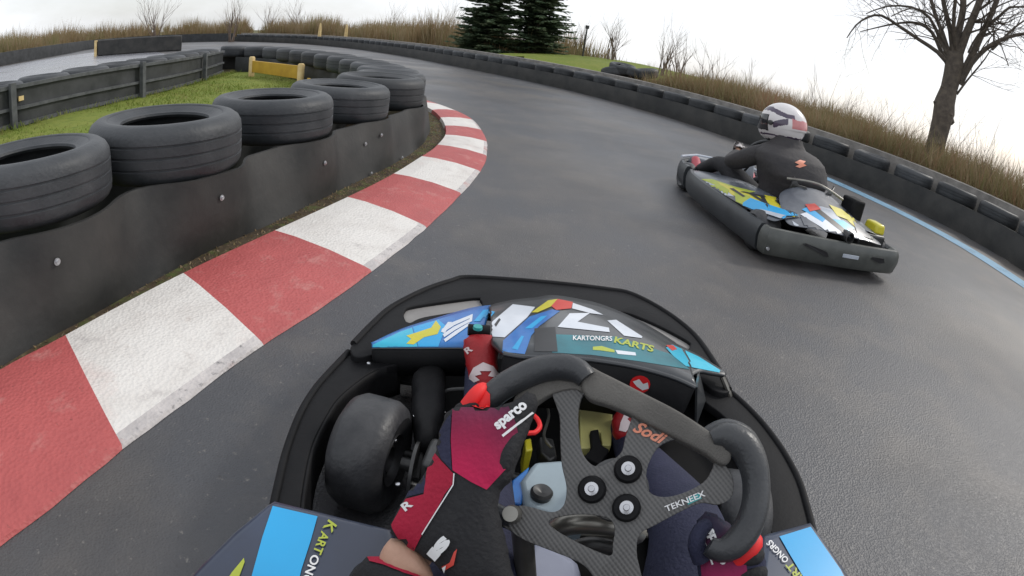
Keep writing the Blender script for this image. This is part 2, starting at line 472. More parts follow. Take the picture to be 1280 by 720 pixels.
# ------------------------------------------------------------------ tyres
def tyre_mesh(R=.42, W=.29, Rin=.24, n=64):
    h = W / 2
    prof = []
    # outer tread with grooves from bottom to top
    prof += [(R - .075, -h), (R - .045, -h + .006), (R - .018, -h + .025), (R - .004, -h + .05)]
    gz = [-.055, 0, .055]
    for g in gz:
        prof += [(R, g - .007), (R - .006, g - .004), (R - .006, g + .004), (R, g + .007)]
    prof += [(R - .004, h - .05), (R - .018, h - .025), (R - .045, h - .006), (R - .075, h)]
    prof += [(R - .10, h - .002), (R - .105, h - .008), (R - .115, h - .006), (Rin + .025, h - .028), (Rin + .004, h - .032), (Rin, h - .045)]
    inner = [(Rin + .012, h - .06), (Rin + .06, h - .045), (R - .06, h - .035), (R - .03, 0), (R - .06, -h + .035), (Rin + .06, -h + .045), (Rin + .012, -h + .06)]
    prof += inner + [(Rin, -h + .045), (Rin + .004, -h + .032), (Rin + .025, -h + .028), (R - .11, -h + .006)]
    mb = MB(); mb.lathe(prof, n)
    me = mb.build('truck_tyre', M['tyre'], angle=50)
    return me
T0 = tyre_mesh()
tyre_data = T0.data
first_used = [False]
def place_tyre(x, y, z, label, group, sx=1.0, tilt=0.0, s=1.0):
    if not first_used[0]:
        o = T0; first_used[0] = True
    else:
        o = T0.copy(); link(o)
    o.location = (x, y, z)
    o.rotation_euler = (random.uniform(-.02, .02) + tilt, random.uniform(-.02, .02), random.uniform(0, 6.28))
    o.scale = (s, s, s)
    return tag(o, label, 'tyre', group)

IN = [(-2.22, .55, .90), (-2.062, 1.62, .90), (-1.885, 2.42, 1.0), (-1.75, 3.44, .99), (-1.645, 4.46, 1.0), (-1.62, 5.55, 1.08)]
ords = [None, 'nearest worn black tyre at the left edge atop the kerbside barrier',
        'large worn black tyre second from the left edge atop the kerbside barrier',
        'third worn black tyre from the left edge atop the kerbside barrier, its inside half hidden',
        'fourth worn black tyre from the left edge atop the kerbside barrier',
        'rightmost big black tyre atop the kerbside barrier, above the far end of the striped kerb']
gi = 'worn tyres on top of the island barrier'
for (x, y, s), lb in zip(IN, ords):
    if lb: place_tyre(x, y, .53, lb, gi, s=s)
ARC = [(-1.62, 5.55), (-1.78, 6.5), (-2.12, 7.5), (-2.65, 8.5), (-3.4, 9.6), (-4.3, 10.7), (-5.4, 11.9), (-6.6, 12.9), (-7.9, 13.4), (-8.5, 12.9)]
arc = catmull(ARC, .1)
for p, t in resample(arc, .88, .95):
    place_tyre(p.x, p.y, .52, 'worn black tyre on the far curve of the island barrier beyond the yellow board', 'worn tyres on the far curve of the island barrier')
FEN = [(-7.25, -1.0), (-7.05, 2.0), (-6.95, 4.65), (-6.92, 6.8), (-7.1, 8.6), (-7.6, 10.4), (-8.15, 12.0)]
fen = catmull(FEN, .1)
for p, t in resample(fen, .9, 3.2):
    place_tyre(p.x, p.y, .47, 'worn black tyre behind the railed rubber fence left of the lawn', 'worn tyres behind the railed fence')


def belt(name, path, z0, z1, thick, label, m=M['belt'], bolts=None, scallop=None, parent=None, bulge=.012, inset=None):
    """a hanging strip of conveyor belting that follows a path; outer face to the right of travel"""
    mb = MB()
    n = len(path)
    A = path; nz_ = 7
    rings = []
    for i, p in enumerate(path):
        t = (path[min(i + 1, n - 1)] - path[max(i - 1, 0)]).normalized(); nn = Vector((t.y, -t.x, 0))
        col_ = []
        for j in range(nz_):
            f = j / (nz_ - 1)
            b = bulge * math.sin(PI * f) + .010 * noise.noise(Vector((p.x * 2.2, p.y * 2.2, f * 2)))
            top = z1 + (.012 * noise.noise(Vector((p.x * 1.7, p.y * 1.7, 5))))
            if inset: b -= inset[i] * f ** .8
            col_.append(p + nn * b + Vector((0, 0, z0 + (top - z0) * f)))
        for j in range(nz_ - 1, -1, -1):
            q = col_[j] - nn * thick
            col_.append(q)
        rings.append(col_)
    m_ = len(rings[0]); vs = [v for r in rings for v in r]; fs = []
    for i in range(n - 1):
        for j in range(m_):
            k = (j + 1) % m_
            fs.append((i * m_ + j, (i + 1) * m_ + j, (i + 1) * m_ + k, i * m_ + k))
    fs.append(tuple(range(m_))); fs.append(tuple((n - 1) * m_ + k for k in range(m_)))
    mb.add(vs, fs)
    o = mb.build(name, m, parent, angle=45)
    if label: tag(o, label, 'barrier belt')
    if bolts:
        proto = None
        for (d, zz) in bolts:
            i = min(n - 2, max(1, int(d))); p = path[i]; t = (path[i + 1] - path[i - 1]).normalized(); nn = Vector((t.y, -t.x, 0))
            if proto is None:
                bb = MB(); bb.lathe([(0, .0), (.015, .0), (.015, .003), (.009, .004), (.009, .010), (0, .011)], 14, M=None, closed=False)
                b = bb.build('bolt', M['bolt'], o, angle=30); proto = b
            else:
                b = proto.copy(); link(b)
            b.location = p + nn * (bulge + .006 - (inset[i] * (max(.01, zz) / z1) ** .8 if inset else 0)) + Vector((0, 0, max(.03, zz)))
            b.rotation_euler = nn.to_track_quat('Z', 'Y').to_euler()
    return o

# kerbside belt: scalloped a little between the tyres
base = [(-1.93, -1.2), (-1.88, .2), (-1.77, 1.1), (-1.66, 1.6), (-1.54, 2.3), (-1.41, 2.85), (-1.28, 3.7), (-1.18, 4.4), (-1.13, 5.3), (-1.22, 6.4), (-1.49, 7.4), (-1.98, 8.5), (-2.75, 9.8), (-3.9, 11.2), (-5.2, 12.6), (-6.6, 13.55), (-7.9, 13.9), (-8.75, 13.5), (-8.95, 12.8)]
bp = catmull(base, .05)
bp2 = []
cs = [(x, y) for x, y, s in IN]
for p in bp:
    d = min(math.hypot(p.x - x, p.y - y) for x, y in cs + [(q[0].x, q[0].y) for q in resample(arc, .88, .95)])
    bp2.append(p)
n_ = len(bp2)
def idx_at(px, py, zz=None):
    best, bi = 1e9, 0
    for i, p in enumerate(bp2):
        # closest to the viewing ray in plan
        r = ray(px, py); c = abs(p.x * r.y - p.y * r.x) / math.hypot(r.x, r.y)
        if p.y > .3 and p.y < 6.5 and c < best: best, bi = c, i
    p = bp2[bi]; D = math.hypot(p.x, p.y); r = ray(px, py)
    return bi, EYE.z + r.z * D / math.hypot(r.x, r.y)
bolts = [idx_at(*q) for q in [(65, 328), (267, 245), (400, 203), (478, 169), (464, 181), (464, 219), (500, 205)]]
INS = []
CC = [(x, y, .42 * s) for x, y, s in IN] + [(q[0].x, q[0].y, .42) for q in resample(arc, .88, .95)]
for i, p in enumerate(bp2):
    t = (bp2[min(i + 1, n_ - 1)] - bp2[max(i - 1, 0)]).normalized(); nn = Vector((t.y, -t.x, 0)); best = .11
    for x, y, r in CC:
        c = p - Vector((x, y, 0)); a = c.dot(nn); b_ = c.dot(t)
        if abs(b_) < r + .02: best = min(best, a - math.sqrt((r + .025) ** 2 - b_ * b_))
    INS.append(best)
INS = [max(-.05, sum(INS[max(0, i - 1):i + 2]) / len(INS[max(0, i - 1):i + 2])) for i in range(n_)]
belt('barrier_belt', bp2, 0.0, .405, .02, 'long black rubber belt with bolts wrapped around the lower kerbside tyres', bolts=bolts, inset=INS)
# inner side of the same barrier (faces the lawn)
inn = [(p.x - .86, p.y) for p in bp2[::8] if p.y < 5.2] + [(-2.3, 6.6), (-2.62, 7.7), (-3.2, 8.9), (-4.0, 10.1), (-4.9, 11.1), (-5.9, 12.0), (-6.9, 12.55), (-7.55, 12.6)]
ib = catmull(inn, .15)
belt('barrier_belt', ib[::-1], 0.0, .40, .02, 'dark rubber belt facing the lawn behind the yellow board', M['fence_rubber'])

# ------------------------------------------------------------------ railed rubber fence left of the lawn
fr = [(-6.85, -1.0), (-6.68, 2.0), (-6.56, 4.65), (-6.45, 5.3), (-6.47, 8.1), (-6.95, 10.2), (-7.75, 12.3)]
fp = catmull(fr, .12)
FZ = .56
fence = empty('fence', (-6.5, 5, 0), 0, 'low black rubber fence with two grey rails and posts left of the lawn', 'fence')
inv = Vector((-6.5, 5, 0))
fl = [p - inv for p in fp]
b_ = belt('panel', fl, .05, FZ - .02, .03, None, M['fence_rubber'], parent=fence, bulge=.004)
for zc, hh in ((FZ, .05), (FZ * .5, .04), (.07, .05)):
    mb = MB()
    o1, o2 = offset(fl, .045), offset(fl, .006)
    n = len(fl)
    vs = [(p.x, p.y, zc - hh / 2) for p in o1] + [(p.x, p.y, zc + hh / 2) for p in o1] + [(p.x, p.y, zc + hh / 2) for p in o2] + [(p.x, p.y, zc - hh / 2) for p in o2]
    fs = []
    for i in range(n - 1):
        for k in range(4):
            k2 = (k + 1) % 4
            fs.append((k * n + i, k * n + i + 1, k2 * n + i + 1, k2 * n + i))
    mb.add(vs, fs); mb.build('rail', M['rail'], fence, angle=30)
for p, t in resample(fl, 2.7, .45):
    q = p + Vector((t.y, -t.x, 0)) * .085
    mb = MB(); mb.box((q.x, q.y, .31), (.09, .075, .62), rz=math.atan2(t.y, t.x)); mb.build('post', M['rail'], fence, bevel=.006)
p = at_d(23, 123, 8.25)
mb = MB(); mb.box((p.x + .06 - inv.x, p.y - inv.y, p.z), (.02, .09, .06)); mb.build('reflector', M['cream_post'], fence)
# kinda hidden track-side belt of that wall
belt('barrier_belt', [p + Vector((-.92, 0, 0)) for p in fp][::-1], 0, .36, .02, 'track side rubber belt of the fence wall facing the pale straight', M['belt'])

# ------------------------------------------------------------------ yellow board barrier on the lawn
A_, B_ = at(314, 96, .03), at(375, 106, .03)
yb = empty('board_barrier', ((A_.x + B_.x) / 2, (A_.y + B_.y) / 2, .02), 0, 'yellow board between two cream posts at the far end of the lawn', 'barrier')
o_ = yb.location
A_, B_ = A_ - o_, B_ - o_
A_.z = B_.z = 0
for q, h in ((A_, .47), (B_, .43)):
    mb = MB(); mb.lathe([(0, 0), (.07, 0), (.07, h - .03), (.05, h), (0, h)], 14, closed=False)
    k = mb.build('post', M['cream_post'], yb); k.location = q
d_ = (B_ - A_); an = math.atan2(d_.y, d_.x)
mb = MB(); c_ = (A_ + B_) / 2
mb.box((c_.x, c_.y, .25), (d_.length - .12, .05, .26), rz=an); mb.build('board', M['yellow_board'], yb, bevel=.006)
c2 = B_ + d_.normalized() * .42 + Vector((.05, -.18, .1))
mb = MB(); mb.box(c2, (.7, .06, .13), rz=an - .45); mb.build('board', M['yellow_board'], yb, bevel=.006)

# ------------------------------------------------------------------ outer wall of tyres
base_o = out_path
tyc = offset(base_o, .46)
def lab_out(p):
    if p.y < 9.5: return ('worn black tyre atop the right-hand outer barrier in front of the bare tree', 'tyres atop the outer barrier by the bare tree')
    if p.y < 20: return ('worn black tyre atop the outer barrier beyond the other kart', 'tyres atop the outer barrier beyond the other kart')
    return ('small distant tyre atop the outer barrier at the far bend', 'tyres atop the outer barrier at the far bend')
for p, t in resample(tyc, 1.02, 9.0):
    lb, g = lab_out(p)
    place_tyre(p.x, p.y, .53, lb, g, s=random.uniform(.93, .98), tilt=random.uniform(-.03, .03))
nb = len(base_o)
bo = []
for i, p in enumerate(base_o):
    if 4.5 < p.y < 18 and i % 5 == 2: bo.append((i, .3 + random.uniform(-.05, .06)))
belt('barrier_belt', base_o[::-1], 0, .45, .02, 'black rubber belt along the outer barrier running round the far side of the track', bolts=None)
bk = offset(base_o, .98)
cop = MB()
for (za, zb, oa, ob) in ((0, .76, .96, .96), (.76, .77, .96, 1.22), (.77, 0, 1.22, 1.22)):
    ribbon(cop, offset(base_o, oa), offset(base_o, ob), za, zb)
o = cop.build('coping_wall', M['coping'], angle=30)
tag(o, 'low pale topped earth and board wall directly behind the outer tyres', 'low wall')
belt('barrier_belt', out2_path[::-1], 0, .75, .3, 'distant dark tyre barrier at the far left edge behind the pale straight', M['fence_rubber'])
mb = MB(); q1, q2 = at(122, 70), at(226, 63)
dd = q2 - q1
mb.box(((q1.x + q2.x) / 2, (q1.y + q2.y) / 2, .42), (dd.length, .9, .84), rz=math.atan2(dd.y, dd.x))
o = mb.build('barrier_block', M['belt'], bevel=.05); tag(o, 'dark rectangular barrier block standing beyond the fence on the pale straight', 'barrier')
mb = MB(); mb.box((q1.x - .1, q1.y - .05, .42), (.14, .95, .84), rz=math.atan2(dd.y, dd.x))
o2 = mb.build('end_plate', M['cream_post'], o)
# ------------------------------------------------------------------ vegetation
def in_band(path, d0, d1, n, h0, h1, wid, keep=lambda p: True, z=0.0, lean=.35):
    out = []
    L_ = len(path)
    k = 0
    while len(out) < n and k < n * 6:
        k += 1
        i = random.randrange(1, L_ - 1); p = path[i]; t = (path[i + 1] - path[i - 1]).normalized()
        d = random.uniform(d0, d1)
        q = p + Vector((t.y, -t.x, 0)) * d + t * random.uniform(-.2, .2)
        if not keep(q): continue
        f = .55 + .45 * (noise.noise(Vector((q.x * .35, q.y * .35, 0))) + .5)
        f *= .8 + .4 * (noise.noise(Vector((q.x * 1.5, q.y * 1.5, 4))) + .5)
        out.append((q.x, q.y, z - .05, random.uniform(h0, h1) * f, wid * random.uniform(.5, 1.4), random.uniform(.03, lean)))
    return out
# right side scrub close behind the outer wall
near = [p for p in out_path if p.y < 17.5]
blades('scrub', in_band(near, 1.35, 6.0, 120000, .55, 1.5, .018, z=.35, lean=.7), M['scrub'], 'reddish brown bramble scrub behind the outer barrier on the right', 'scrub')
mid = [p for p in out_path if p.y > 27]
blades('reeds', in_band(mid + out2_path[:40], 3, 12, 42000, 1.5, 2.9, .05), M['reed'], 'pale brown reed bed behind the far bend left of the conifers', 'reeds')
blades('reeds', in_band(out2_path[20:], 1.6, 8, 42000, 1.0, 2.1, .045), M['reed'], 'pale brown reed bed behind the barrier at the far left', 'reeds')
blades('reeds', in_band([p for p in out_path if 13 < p.y < 32], 9, 22, 15000, .9, 1.9, .05, keep=lambda q: q.y > 16 and q.y < 60), M['scrub'], 'brown and green scrub beyond the grass bank right of the conifers', 'scrub')

# low earth bank under the scrub
mb = MB(); nb2 = [p for p in out_path if p.y < 19]
rows_ = []
for d, z in ((1.15, .45), (1.6, .70), (2.6, .85), (4.5, .85), (7, .5), (9, -.02)):
    rows_.append([(q.x, q.y, z + .10 * noise.noise(Vector((q.x, q.y, d)))) for q in offset(nb2, d)])
n = len(nb2)
mb.add([v for r in rows_ for v in r], [(r * n + i, r * n + i + 1, (r + 1) * n + i + 1, (r + 1) * n + i) for r in range(5) for i in range(n - 1)])
o = mb.build('hill', M['litter'], angle=80); o['kind'] = 'structure'
# raised grass bank behind the outer wall at centre
bm = bmesh.new(); gvv = {}
def bank_z(x, y):
    a = max(0, 1 - ((x - 5.5) / 11) ** 2) * max(0, 1 - ((y - 32) / 13) ** 2)
    return -.03 + 1.45 * a ** .8 + .12 * noise.noise(Vector((x * .3, y * .3, 0)))
for i in range(-6, 18):
    for j in range(18, 46):
        def g(i, j):
            if (i, j) not in gvv: gvv[(i, j)] = bm.verts.new((i, j, bank_z(i, j)))
            return gvv[(i, j)]
        # stay behind the outer wall
        if min((Vector((i + .5, j + .5, 0)) - p).length for p in out_path) > 2.0 and (j + .5) > 19.5 - (i + .5) * 1.2:
            bm.faces.new([g(i, j), g(i + 1, j), g(i + 1, j + 1), g(i, j + 1)])
me = bpy.data.meshes.new('hill'); bm.to_mesh(me); bm.free(); me.materials.append(M['lawn'])
for p_ in me.polygons: p_.use_smooth = True
hill = link(bpy.data.objects.new('hill', me)); hill['kind'] = 'structure'


def branch_tree(mb, p, d, r, L_, depth, maxd, up=.15, spread=.5, segs=4, kids=(2, 3), mat_=None, sides=6, wig=.12):
    """recursive limb with smaller limbs"""
    pts, rad = [p.copy()], [r]
    q, dd = p.copy(), d.normalized()
    for k in range(segs):
        dd = (dd + Vector((random.gauss(0, wig), random.gauss(0, wig), random.gauss(0, wig) + up * .25))).normalized()
        q = q + dd * (L_ / segs)
        pts.append(q.copy()); rad.append(r * (1 - .62 * (k + 1) / segs))
    mb.tube(pts, rad, max(3, sides - depth), mat_, cap=False)
    if depth >= maxd: return
    for k in range(random.randint(*kids)):
        i = random.randint(max(1, segs // 2), segs); base_ = pts[i]
        a = random.uniform(0, 2 * PI)
        side = dd.orthogonal().normalized(); side = Matrix.Rotation(a, 3, dd) @ side
        nd = (dd * (1 - spread * random.uniform(.5, 1)) + side * spread * random.uniform(.8, 1.2)).normalized()
        branch_tree(mb, base_, nd, rad[i] * random.uniform(.5, .75), L_ * random.uniform(.55, .8), depth + 1, maxd, up, spread, segs, kids, mat_, sides, wig)

# big bare tree
tb = at_d(1162, 215, 1); dt = 14.2
r_ = ray(1160, 212); k = dt / math.hypot(r_.x, r_.y)
TX, TY = r_.x * k, r_.y * k
tree = empty('bare_tree', (TX, TY, 0), 0, 'large leafless tree with a knobbly trunk behind the right-hand outer barrier', 'tree')
def tp_(px, py):      # a point of the tree in the upright plane through its trunk, facing the track
    n = Vector((TX, TY, 0)).normalized()
    q = at_plane(px, py, Vector((TX, TY, 0)), n)
    return q - Vector((TX, TY, 0))
mb = MB()
tr = [(1158, 226, .40), (1160, 215, .30), (1166, 195, .255), (1172, 172, .24), (1177, 152, .25), (1180, 140, .275), (1181, 128, .26), (1186, 112, .215), (1190, 96, .225), (1193, 80, .235), (1194, 66, .21)]
pts = [Vector((tp_(1155, 230).x, tp_(1155, 230).y, -.1))] + [tp_(a, b) for a, b, c in tr]
mb.tube(pts, [.55] + [c for a, b, c in tr], 18, M['bark'])
for k in range(26):   # burrs
    i = random.randint(3, 9); p = pts[i]; a = random.uniform(0, 6.28); rr = tr[i - 1][2]
    c = p + Vector((math.cos(a) * rr * .85, math.sin(a) * rr * .85, random.uniform(-.15, .15))); s = random.uniform(.04, .10)
    mb.tube([c - Vector((0, 0, s)), c, c + Vector((0, 0, s))], [s * .4, s, s * .4], 7, M['bark'])
mb.build('trunk', parent=tree)
def limb(ptspx, r0_, r1_, dz, kids, depthlist=()):
    """ptspx in the picture, dz: how far each point leans towards (+) or away from the track"""
    n = Vector((TX, TY, 0)).normalized()
    P = [tp_(a, b) - n * d for a, b, d in dz and [(a, b, dz * i / len(ptspx)) for i, (a, b) in enumerate(ptspx)] or [(a, b, 0) for a, b in ptspx]]
    P = catmull([tuple(p) for p in P], .25)
    r0_, kids = r0_ * .60, kids + 3
    N_ = len(P); R_ = [r0_ + (r1_ - r0_) * i / (N_ - 1) for i in range(N_)]
    mb.tube(P, [max(.012, q) for q in R_], 8, None, cap=False)
    for k in range(kids):
        i = random.randint(int(N_ * .25), N_ - 2)
        dd = (P[i + 1] - P[i]).normalized()
        side = Matrix.Rotation(random.uniform(0, 6.28), 3, dd) @ dd.orthogonal().normalized()
        branch_tree(mb, P[i], (dd * .6 + side * .7), R_[i] * .30, random.uniform(.6, 1.5), 1, 3, .05, .55, 5, (2, 4), None, 6, .14)
mb = MB()
limb([(1188, 84), (1172, 66), (1150, 52), (1125, 36), (1104, 24), (1088, 27), (1074, 38), (1064, 54)], .10, .012, .8, 10)
limb([(1190, 92), (1176, 62), (1165, 38), (1148, 25), (1124, 23), (1096, 27), (1070, 32)], .11, .01, -.9, 12)
limb([(1190, 80), (1175, 50), (1162, 24), (1140, 12), (1110, 12), (1085, 22)], .10, .01, .5, 10)
limb([(1188, 74), (1178, 40), (1168, 14), (1160, -20), (1150, -60)], .11, .03, -.4, 10)
limb([(1191, 66), (1188, 40), (1180, 10), (1176, -30), (1180, -80)], .13, .03, .7, 9)
limb([(1193, 70), (1198, 40), (1204, 10), (1205, -40), (1212, -100)], .17, .05, -.3, 9)
limb([(1197, 72), (1208, 42), (1220, 14), (1232, -20), (1245, -70)], .19, .05, .2, 9)
limb([(1196, 66), (1192, 45), (1192, 20), (1195, -10), (1190, -60)], .10, .03, 1.2, 8)
limb([(1199, 100), (1212, 75), (1226, 45), (1240, 15), (1252, -15), (1270, -60)], .17, .04, -.5, 10)
limb([(1200, 106), (1214, 80), (1232, 62), (1250, 52), (1272, 46), (1300, 46), (1330, 52)], .12, .02, .5, 10)
limb([(1232, 34), (1250, 20), (1262, 10), (1282, 10), (1310, 2)], .07, .015, .2, 6)
limb([(1240, 62), (1256, 46), (1268, 34), (1284, 22), (1300, 12)], .06, .012, -.3, 6)
limb([(1196, 118), (1208, 102), (1220, 88), (1230, 76), (1240, 60)], .05, .012, .5, 5)
limb([(1185, 62), (1176, 46), (1172, 30), (1158, 22), (1140, 20), (1118, 32)], .06, .01, 1.2, 8)
limb([(1210, 66), (1222, 45), (1240, 40), (1250, 66), (1256, 88)], .04, .01, .9, 4)
mb.build('branches', M['bark'], tree)

# conifers on the bank
def conifer(x, y, h, rb, label):
    z0 = bank_z(x, y) - .1
    t = empty('conifer', (x, y, z0), 0, label, 'tree')
    mb = MB(); mb.tube([(0, 0, 0), (.05, 0, h * .5), (0, 0, h)], [.2, .12, .02], 9); mb.build('trunk', M['bark'], t)
    mb = MB()
    nl = int(h * 6.5)
    for k in range(nl):
        f = k / nl; zz = .25 + (h - .4) * f; zz0 = zz
        rr = rb * (1 - f) ** .75 * (.8 + .35 * random.random()) + .15
        for j in range(random.randint(10, 13)):
            zz = max(.15, zz0 + random.uniform(-.22, .22)); a = random.uniform(0, 2 * PI); rl = rr * random.uniform(.65, 1.12)
            dirv = Vector((math.cos(a), math.sin(a), 0))
            m = max(3, int(rl / .13))
            for q in range(m):
                s = (q + random.random() * .6) / m
                c = dirv * (rl * s) + Vector((0, 0, zz - .28 * rl * s + .16 * rl * s * s * 1.4))
                side = Vector((-dirv.y, dirv.x, 0))
                for sgn in (-1, 1, 0):
                    ln = (.42 * (1.12 - s) + .16) * random.uniform(.7, 1.25)
                    v = (dirv * .75 + side * sgn * .85 + Vector((0, 0, random.uniform(-.28, .12)))).normalized()
                    wv = v.cross(Vector((0, 0, 1))).normalized() * .045 + Vector((0, 0, random.uniform(-.03, .03)))
                    tip = c + v * ln
                    mb.add([c - wv, c + wv, c + v * ln * .6 + wv * 1.2, tip, c + v * ln * .6 - wv * 1.2], [(0, 1, 2, 3, 4)])
    mb.build('crown', M['needle'], t, smooth=False)
conifer(-3.2, 29.5, 10.5, 1.75, 'left dark green conifer behind the far outer barrier')
conifer(-.75, 30.5, 11.0, 1.75, 'right dark green conifer with ragged side branches beside the green bank')
conifer(-4.15, 30.6, 1.6, .7, 'small low conifer at the left foot of the two tall conifers')

# marker pole on the bank
q = at_d(728, 72, 30)
po = MB(); po.tube([(0, 0, 0), (.0, 0, 1.75)], [.045, .04], 8); po.box((0, 0, 1.68), (.2, .06, .18))
o = po.build('marker_pole', M['dark_post']); o.location = (q.x, q.y, bank_z(q.x, q.y) - .1)
tag(o, 'thin dark pole standing on the green bank right of the conifers', 'pole')
# pale marker posts by the far bend
for (a, b, lb) in ((400, 37, 'left of two small white marker posts in front of the far reeds'), (433, 38, 'right of two small white marker posts in front of the far reeds')):
    q = at_d(a, b, 46)
    mb = MB(); mb.lathe([(0, 0), (.17, 0), (.13, .9), (.07, 1.35), (0, 1.4)], 8, closed=False)
    o = mb.build('marker_post', M['cream_post']); o.location = (q.x, q.y, .35); tag(o, lb, 'post', 'white marker posts by the far reeds')

# individual bare bushes standing above the scrub
def bare_bush(px, dist, h, label, n=9, m=M['twig'], lean=0):
    r_ = ray(px, 150); k = dist / math.hypot(r_.x, r_.y)
    x, y = r_.x * k, r_.y * k
    mb = MB()
    for i in range(n):
        a = random.uniform(0, 6.28)
        d = Vector((math.cos(a) * .28, math.sin(a) * .28, 1))
        branch_tree(mb, Vector((random.uniform(-.25, .25), random.uniform(-.25, .25), 0)), d, .018 * h ** .5 * (dist / 18) ** .5, h * random.uniform(.5, .85), 1, 3, .35, .38, 4, (2, 4), None, 5, .09)
    o = mb.build('bare_bush', m)
    o.location = (x, y, 0 if not (18 < y < 46 and -5 < x < 17) else bank_z(x, y) - .1)
    tag(o, label, 'bush', 'leafless bushes rising from the scrub')
for a in [(930, 20, 1.9, 'leafless upright bush left of the other driver\'s helmet'),
          (880, 22, 1.9, 'leafless bush rising beside the twiggy one nearest the other driver, on its left'),
          (840, 24, 2.0, 'paired thin leafless saplings above the scrub between conifers and other kart'),
          (815, 25, 2.0, 'thin leafless sapling just right of the dark log pile'),
          (752, 30, 2.0, 'rounded reddish leafless bush just right of the thin dark pole'),
          (712, 34, 1.9, 'pale leafless bush between the right conifer and the dark pole'),
          (545, 50, 3.4, 'spreading leafless bush close left of the conifers'),
          (480, 55, 3.0, 'low leafless bush above the reeds well left of the conifers'),
          (366, 58, 3.2, 'twiggy leafless bush above the reeds left of the two white posts'),
          (330, 58, 3.0, 'thin leafless bush above the reeds over the yellow board'),
          (285, 52, 3.1, 'bushy leafless shrub above the reeds left of the yellow board'),
          (192, 48, 3.3, 'tall thin leafless sapling above the reeds over the dark barrier block'),
          (1022, 18, 2.0, 'leafless bush just right of the other driver\'s helmet'),
          (1058, 19, 1.8, 'leafless bush behind the other driver\'s right shoulder'),
          (1100, 18, 1.9, 'leafless bush left of the bare tree trunk'),
          (1130, 17, 1.7, 'small leafless bush touching the left side of the bare tree trunk'),
          (1195, 15, 1.8, 'leafless bush just right of the bare tree trunk'),
          (1228, 14, 1.7, 'leafless bush midway between the bare tree and the right edge'),
          (1262, 13, 1.6, 'leafless bush at the right edge of the picture')]:
    bare_bush(*a)
# tyre pile at the junction
for (px_, py_, dz) in ((778, 86, .55), (790, 90, .6), (768, 92, .5), (806, 92, .5)):
    q = at_d(px_, py_, 19.5)
    place_tyre(q.x, q.y, max(.16, q.z), 'old tyre in the heap behind the outer barrier below the scrub', 'heaped old tyres behind the outer barrier', tilt=random.uniform(-.3, .3), s=1.1)
# ------------------------------------------------------------------ more materials
M['bumper'] = mat('bumper_plastic', (.008, .008, .009), (.016, .016, .017), spec=.14, rough=.6, scale=6, rvar=.12, bump=.1, bscale=80)
M['floor'] = mat('floor_tray', (.008, .008, .009), (.014, .014, .014), rough=.75, spec=.12, scale=6)
M['slick'] = mat('slick_rubber', (.022, .023, .026), (.052, .052, .055), rough=.45, scale=14, bump=.15, bscale=90, rvar=.12)
M['rim'] = mat('wheel_rim', (.10, .10, .11), (.05, .05, .05), rough=.4, metal=.6)
M['steel'] = mat('steel_tube', (.30, .29, .26), (.20, .19, .17), rough=.32, metal=.75, scale=10)
M['darksteel'] = mat('dark_tube', (.09, .09, .09), (.05, .05, .05), rough=.4, metal=.5)
M['cover'] = mat('cover_charcoal', (.030, .033, .038), (.06, .065, .07), rough=.3, scale=4, coat=.3)
M['navy_body'] = mat('navy_bodywork', (.030, .045, .085), (.022, .03, .055), rough=.35, scale=3, coat=.3)
M['cyan'] = mat('cyan_vinyl', (.01, .36, .72), (.012, .33, .66), rough=.35, scale=3, coat=.2)
M['cyan2'] = mat('turquoise_vinyl', (.02, .48, .66), (.03, .40, .58), rough=.35, scale=6, coat=.2)
M['blue'] = mat('blue_vinyl', (.015, .12, .42), (.03, .20, .52), rough=.35, scale=9, coat=.2)
M['white'] = mat('white_vinyl', (.72, .75, .80), (.60, .64, .70), rough=.4, scale=6, coat=.2)
M['yellow'] = mat('yellow_vinyl', (.66, .56, .03), (.55, .50, .03), rough=.4, scale=6, coat=.2)
M['lime'] = mat('lime_vinyl', (.45, .50, .05), (.36, .42, .04), rough=.4, scale=6)
M['red'] = mat('red_vinyl', (.62, .05, .03), (.5, .04, .03), rough=.4, scale=6)
M['orange'] = mat('orange_vinyl', (.75, .22, .12), (.7, .3, .2), rough=.4, scale=6)
M['teal'] = mat('teal_vinyl', (.02, .20, .24), (.015, .12, .15), rough=.35, scale=7)
M['teal2'] = mat('teal_print', (.04, .38, .38), (.03, .3, .3), rough=.4, scale=7)
M['black_vinyl'] = mat('black_vinyl', (.012, .012, .014), (.02, .02, .022), rough=.35, scale=7)
M['tank'] = mat('tank_plastic', (.34, .42, .46), (.28, .34, .38), rough=.45, scale=5, spec=.4)
M['tank2'] = mat('tank_plastic_lilac', (.33, .35, .44), (.26, .28, .36), rough=.45, scale=5)
M['pad_yellow'] = mat('pad_yellow', (.58, .54, .20), (.50, .47, .18), rough=.5, scale=14)
M['grip'] = mat('grip_rubber', (.030, .032, .036), (.045, .047, .05), rough=.36, scale=20, bump=.12, bscale=220)
M['slot_fill'] = mat('slot_asphalt_fill', (.20, .19, .185), (.25, .24, .23), rough=.6, scale=9)  # grey brightened to pass for daylit asphalt under the bumper slots
M['suede'] = mat('suede', (.15, .142, .13), (.11, .104, .096), rough=.85, scale=14, bump=.3, bscale=400, spec=.25)
M['suit_navy'] = mat('suit_navy', (.018, .021, .045), (.028, .030, .062), rough=.78, scale=10, bump=.35, bscale=160, spec=.3)
M['suit_black'] = mat('suit_black', (.016, .016, .018), (.026, .026, .028), rough=.8, scale=10, bump=.35, bscale=160, spec=.3)
M['suit_red'] = mat('suit_red', (.42, .012, .045), (.33, .010, .035), rough=.7, scale=10, bump=.3, bscale=160, spec=.3)
M['shoe_red'] = mat('shoe_red', (.36, .008, .012), (.27, .006, .01), rough=.55, scale=12, bump=.2, bscale=120)
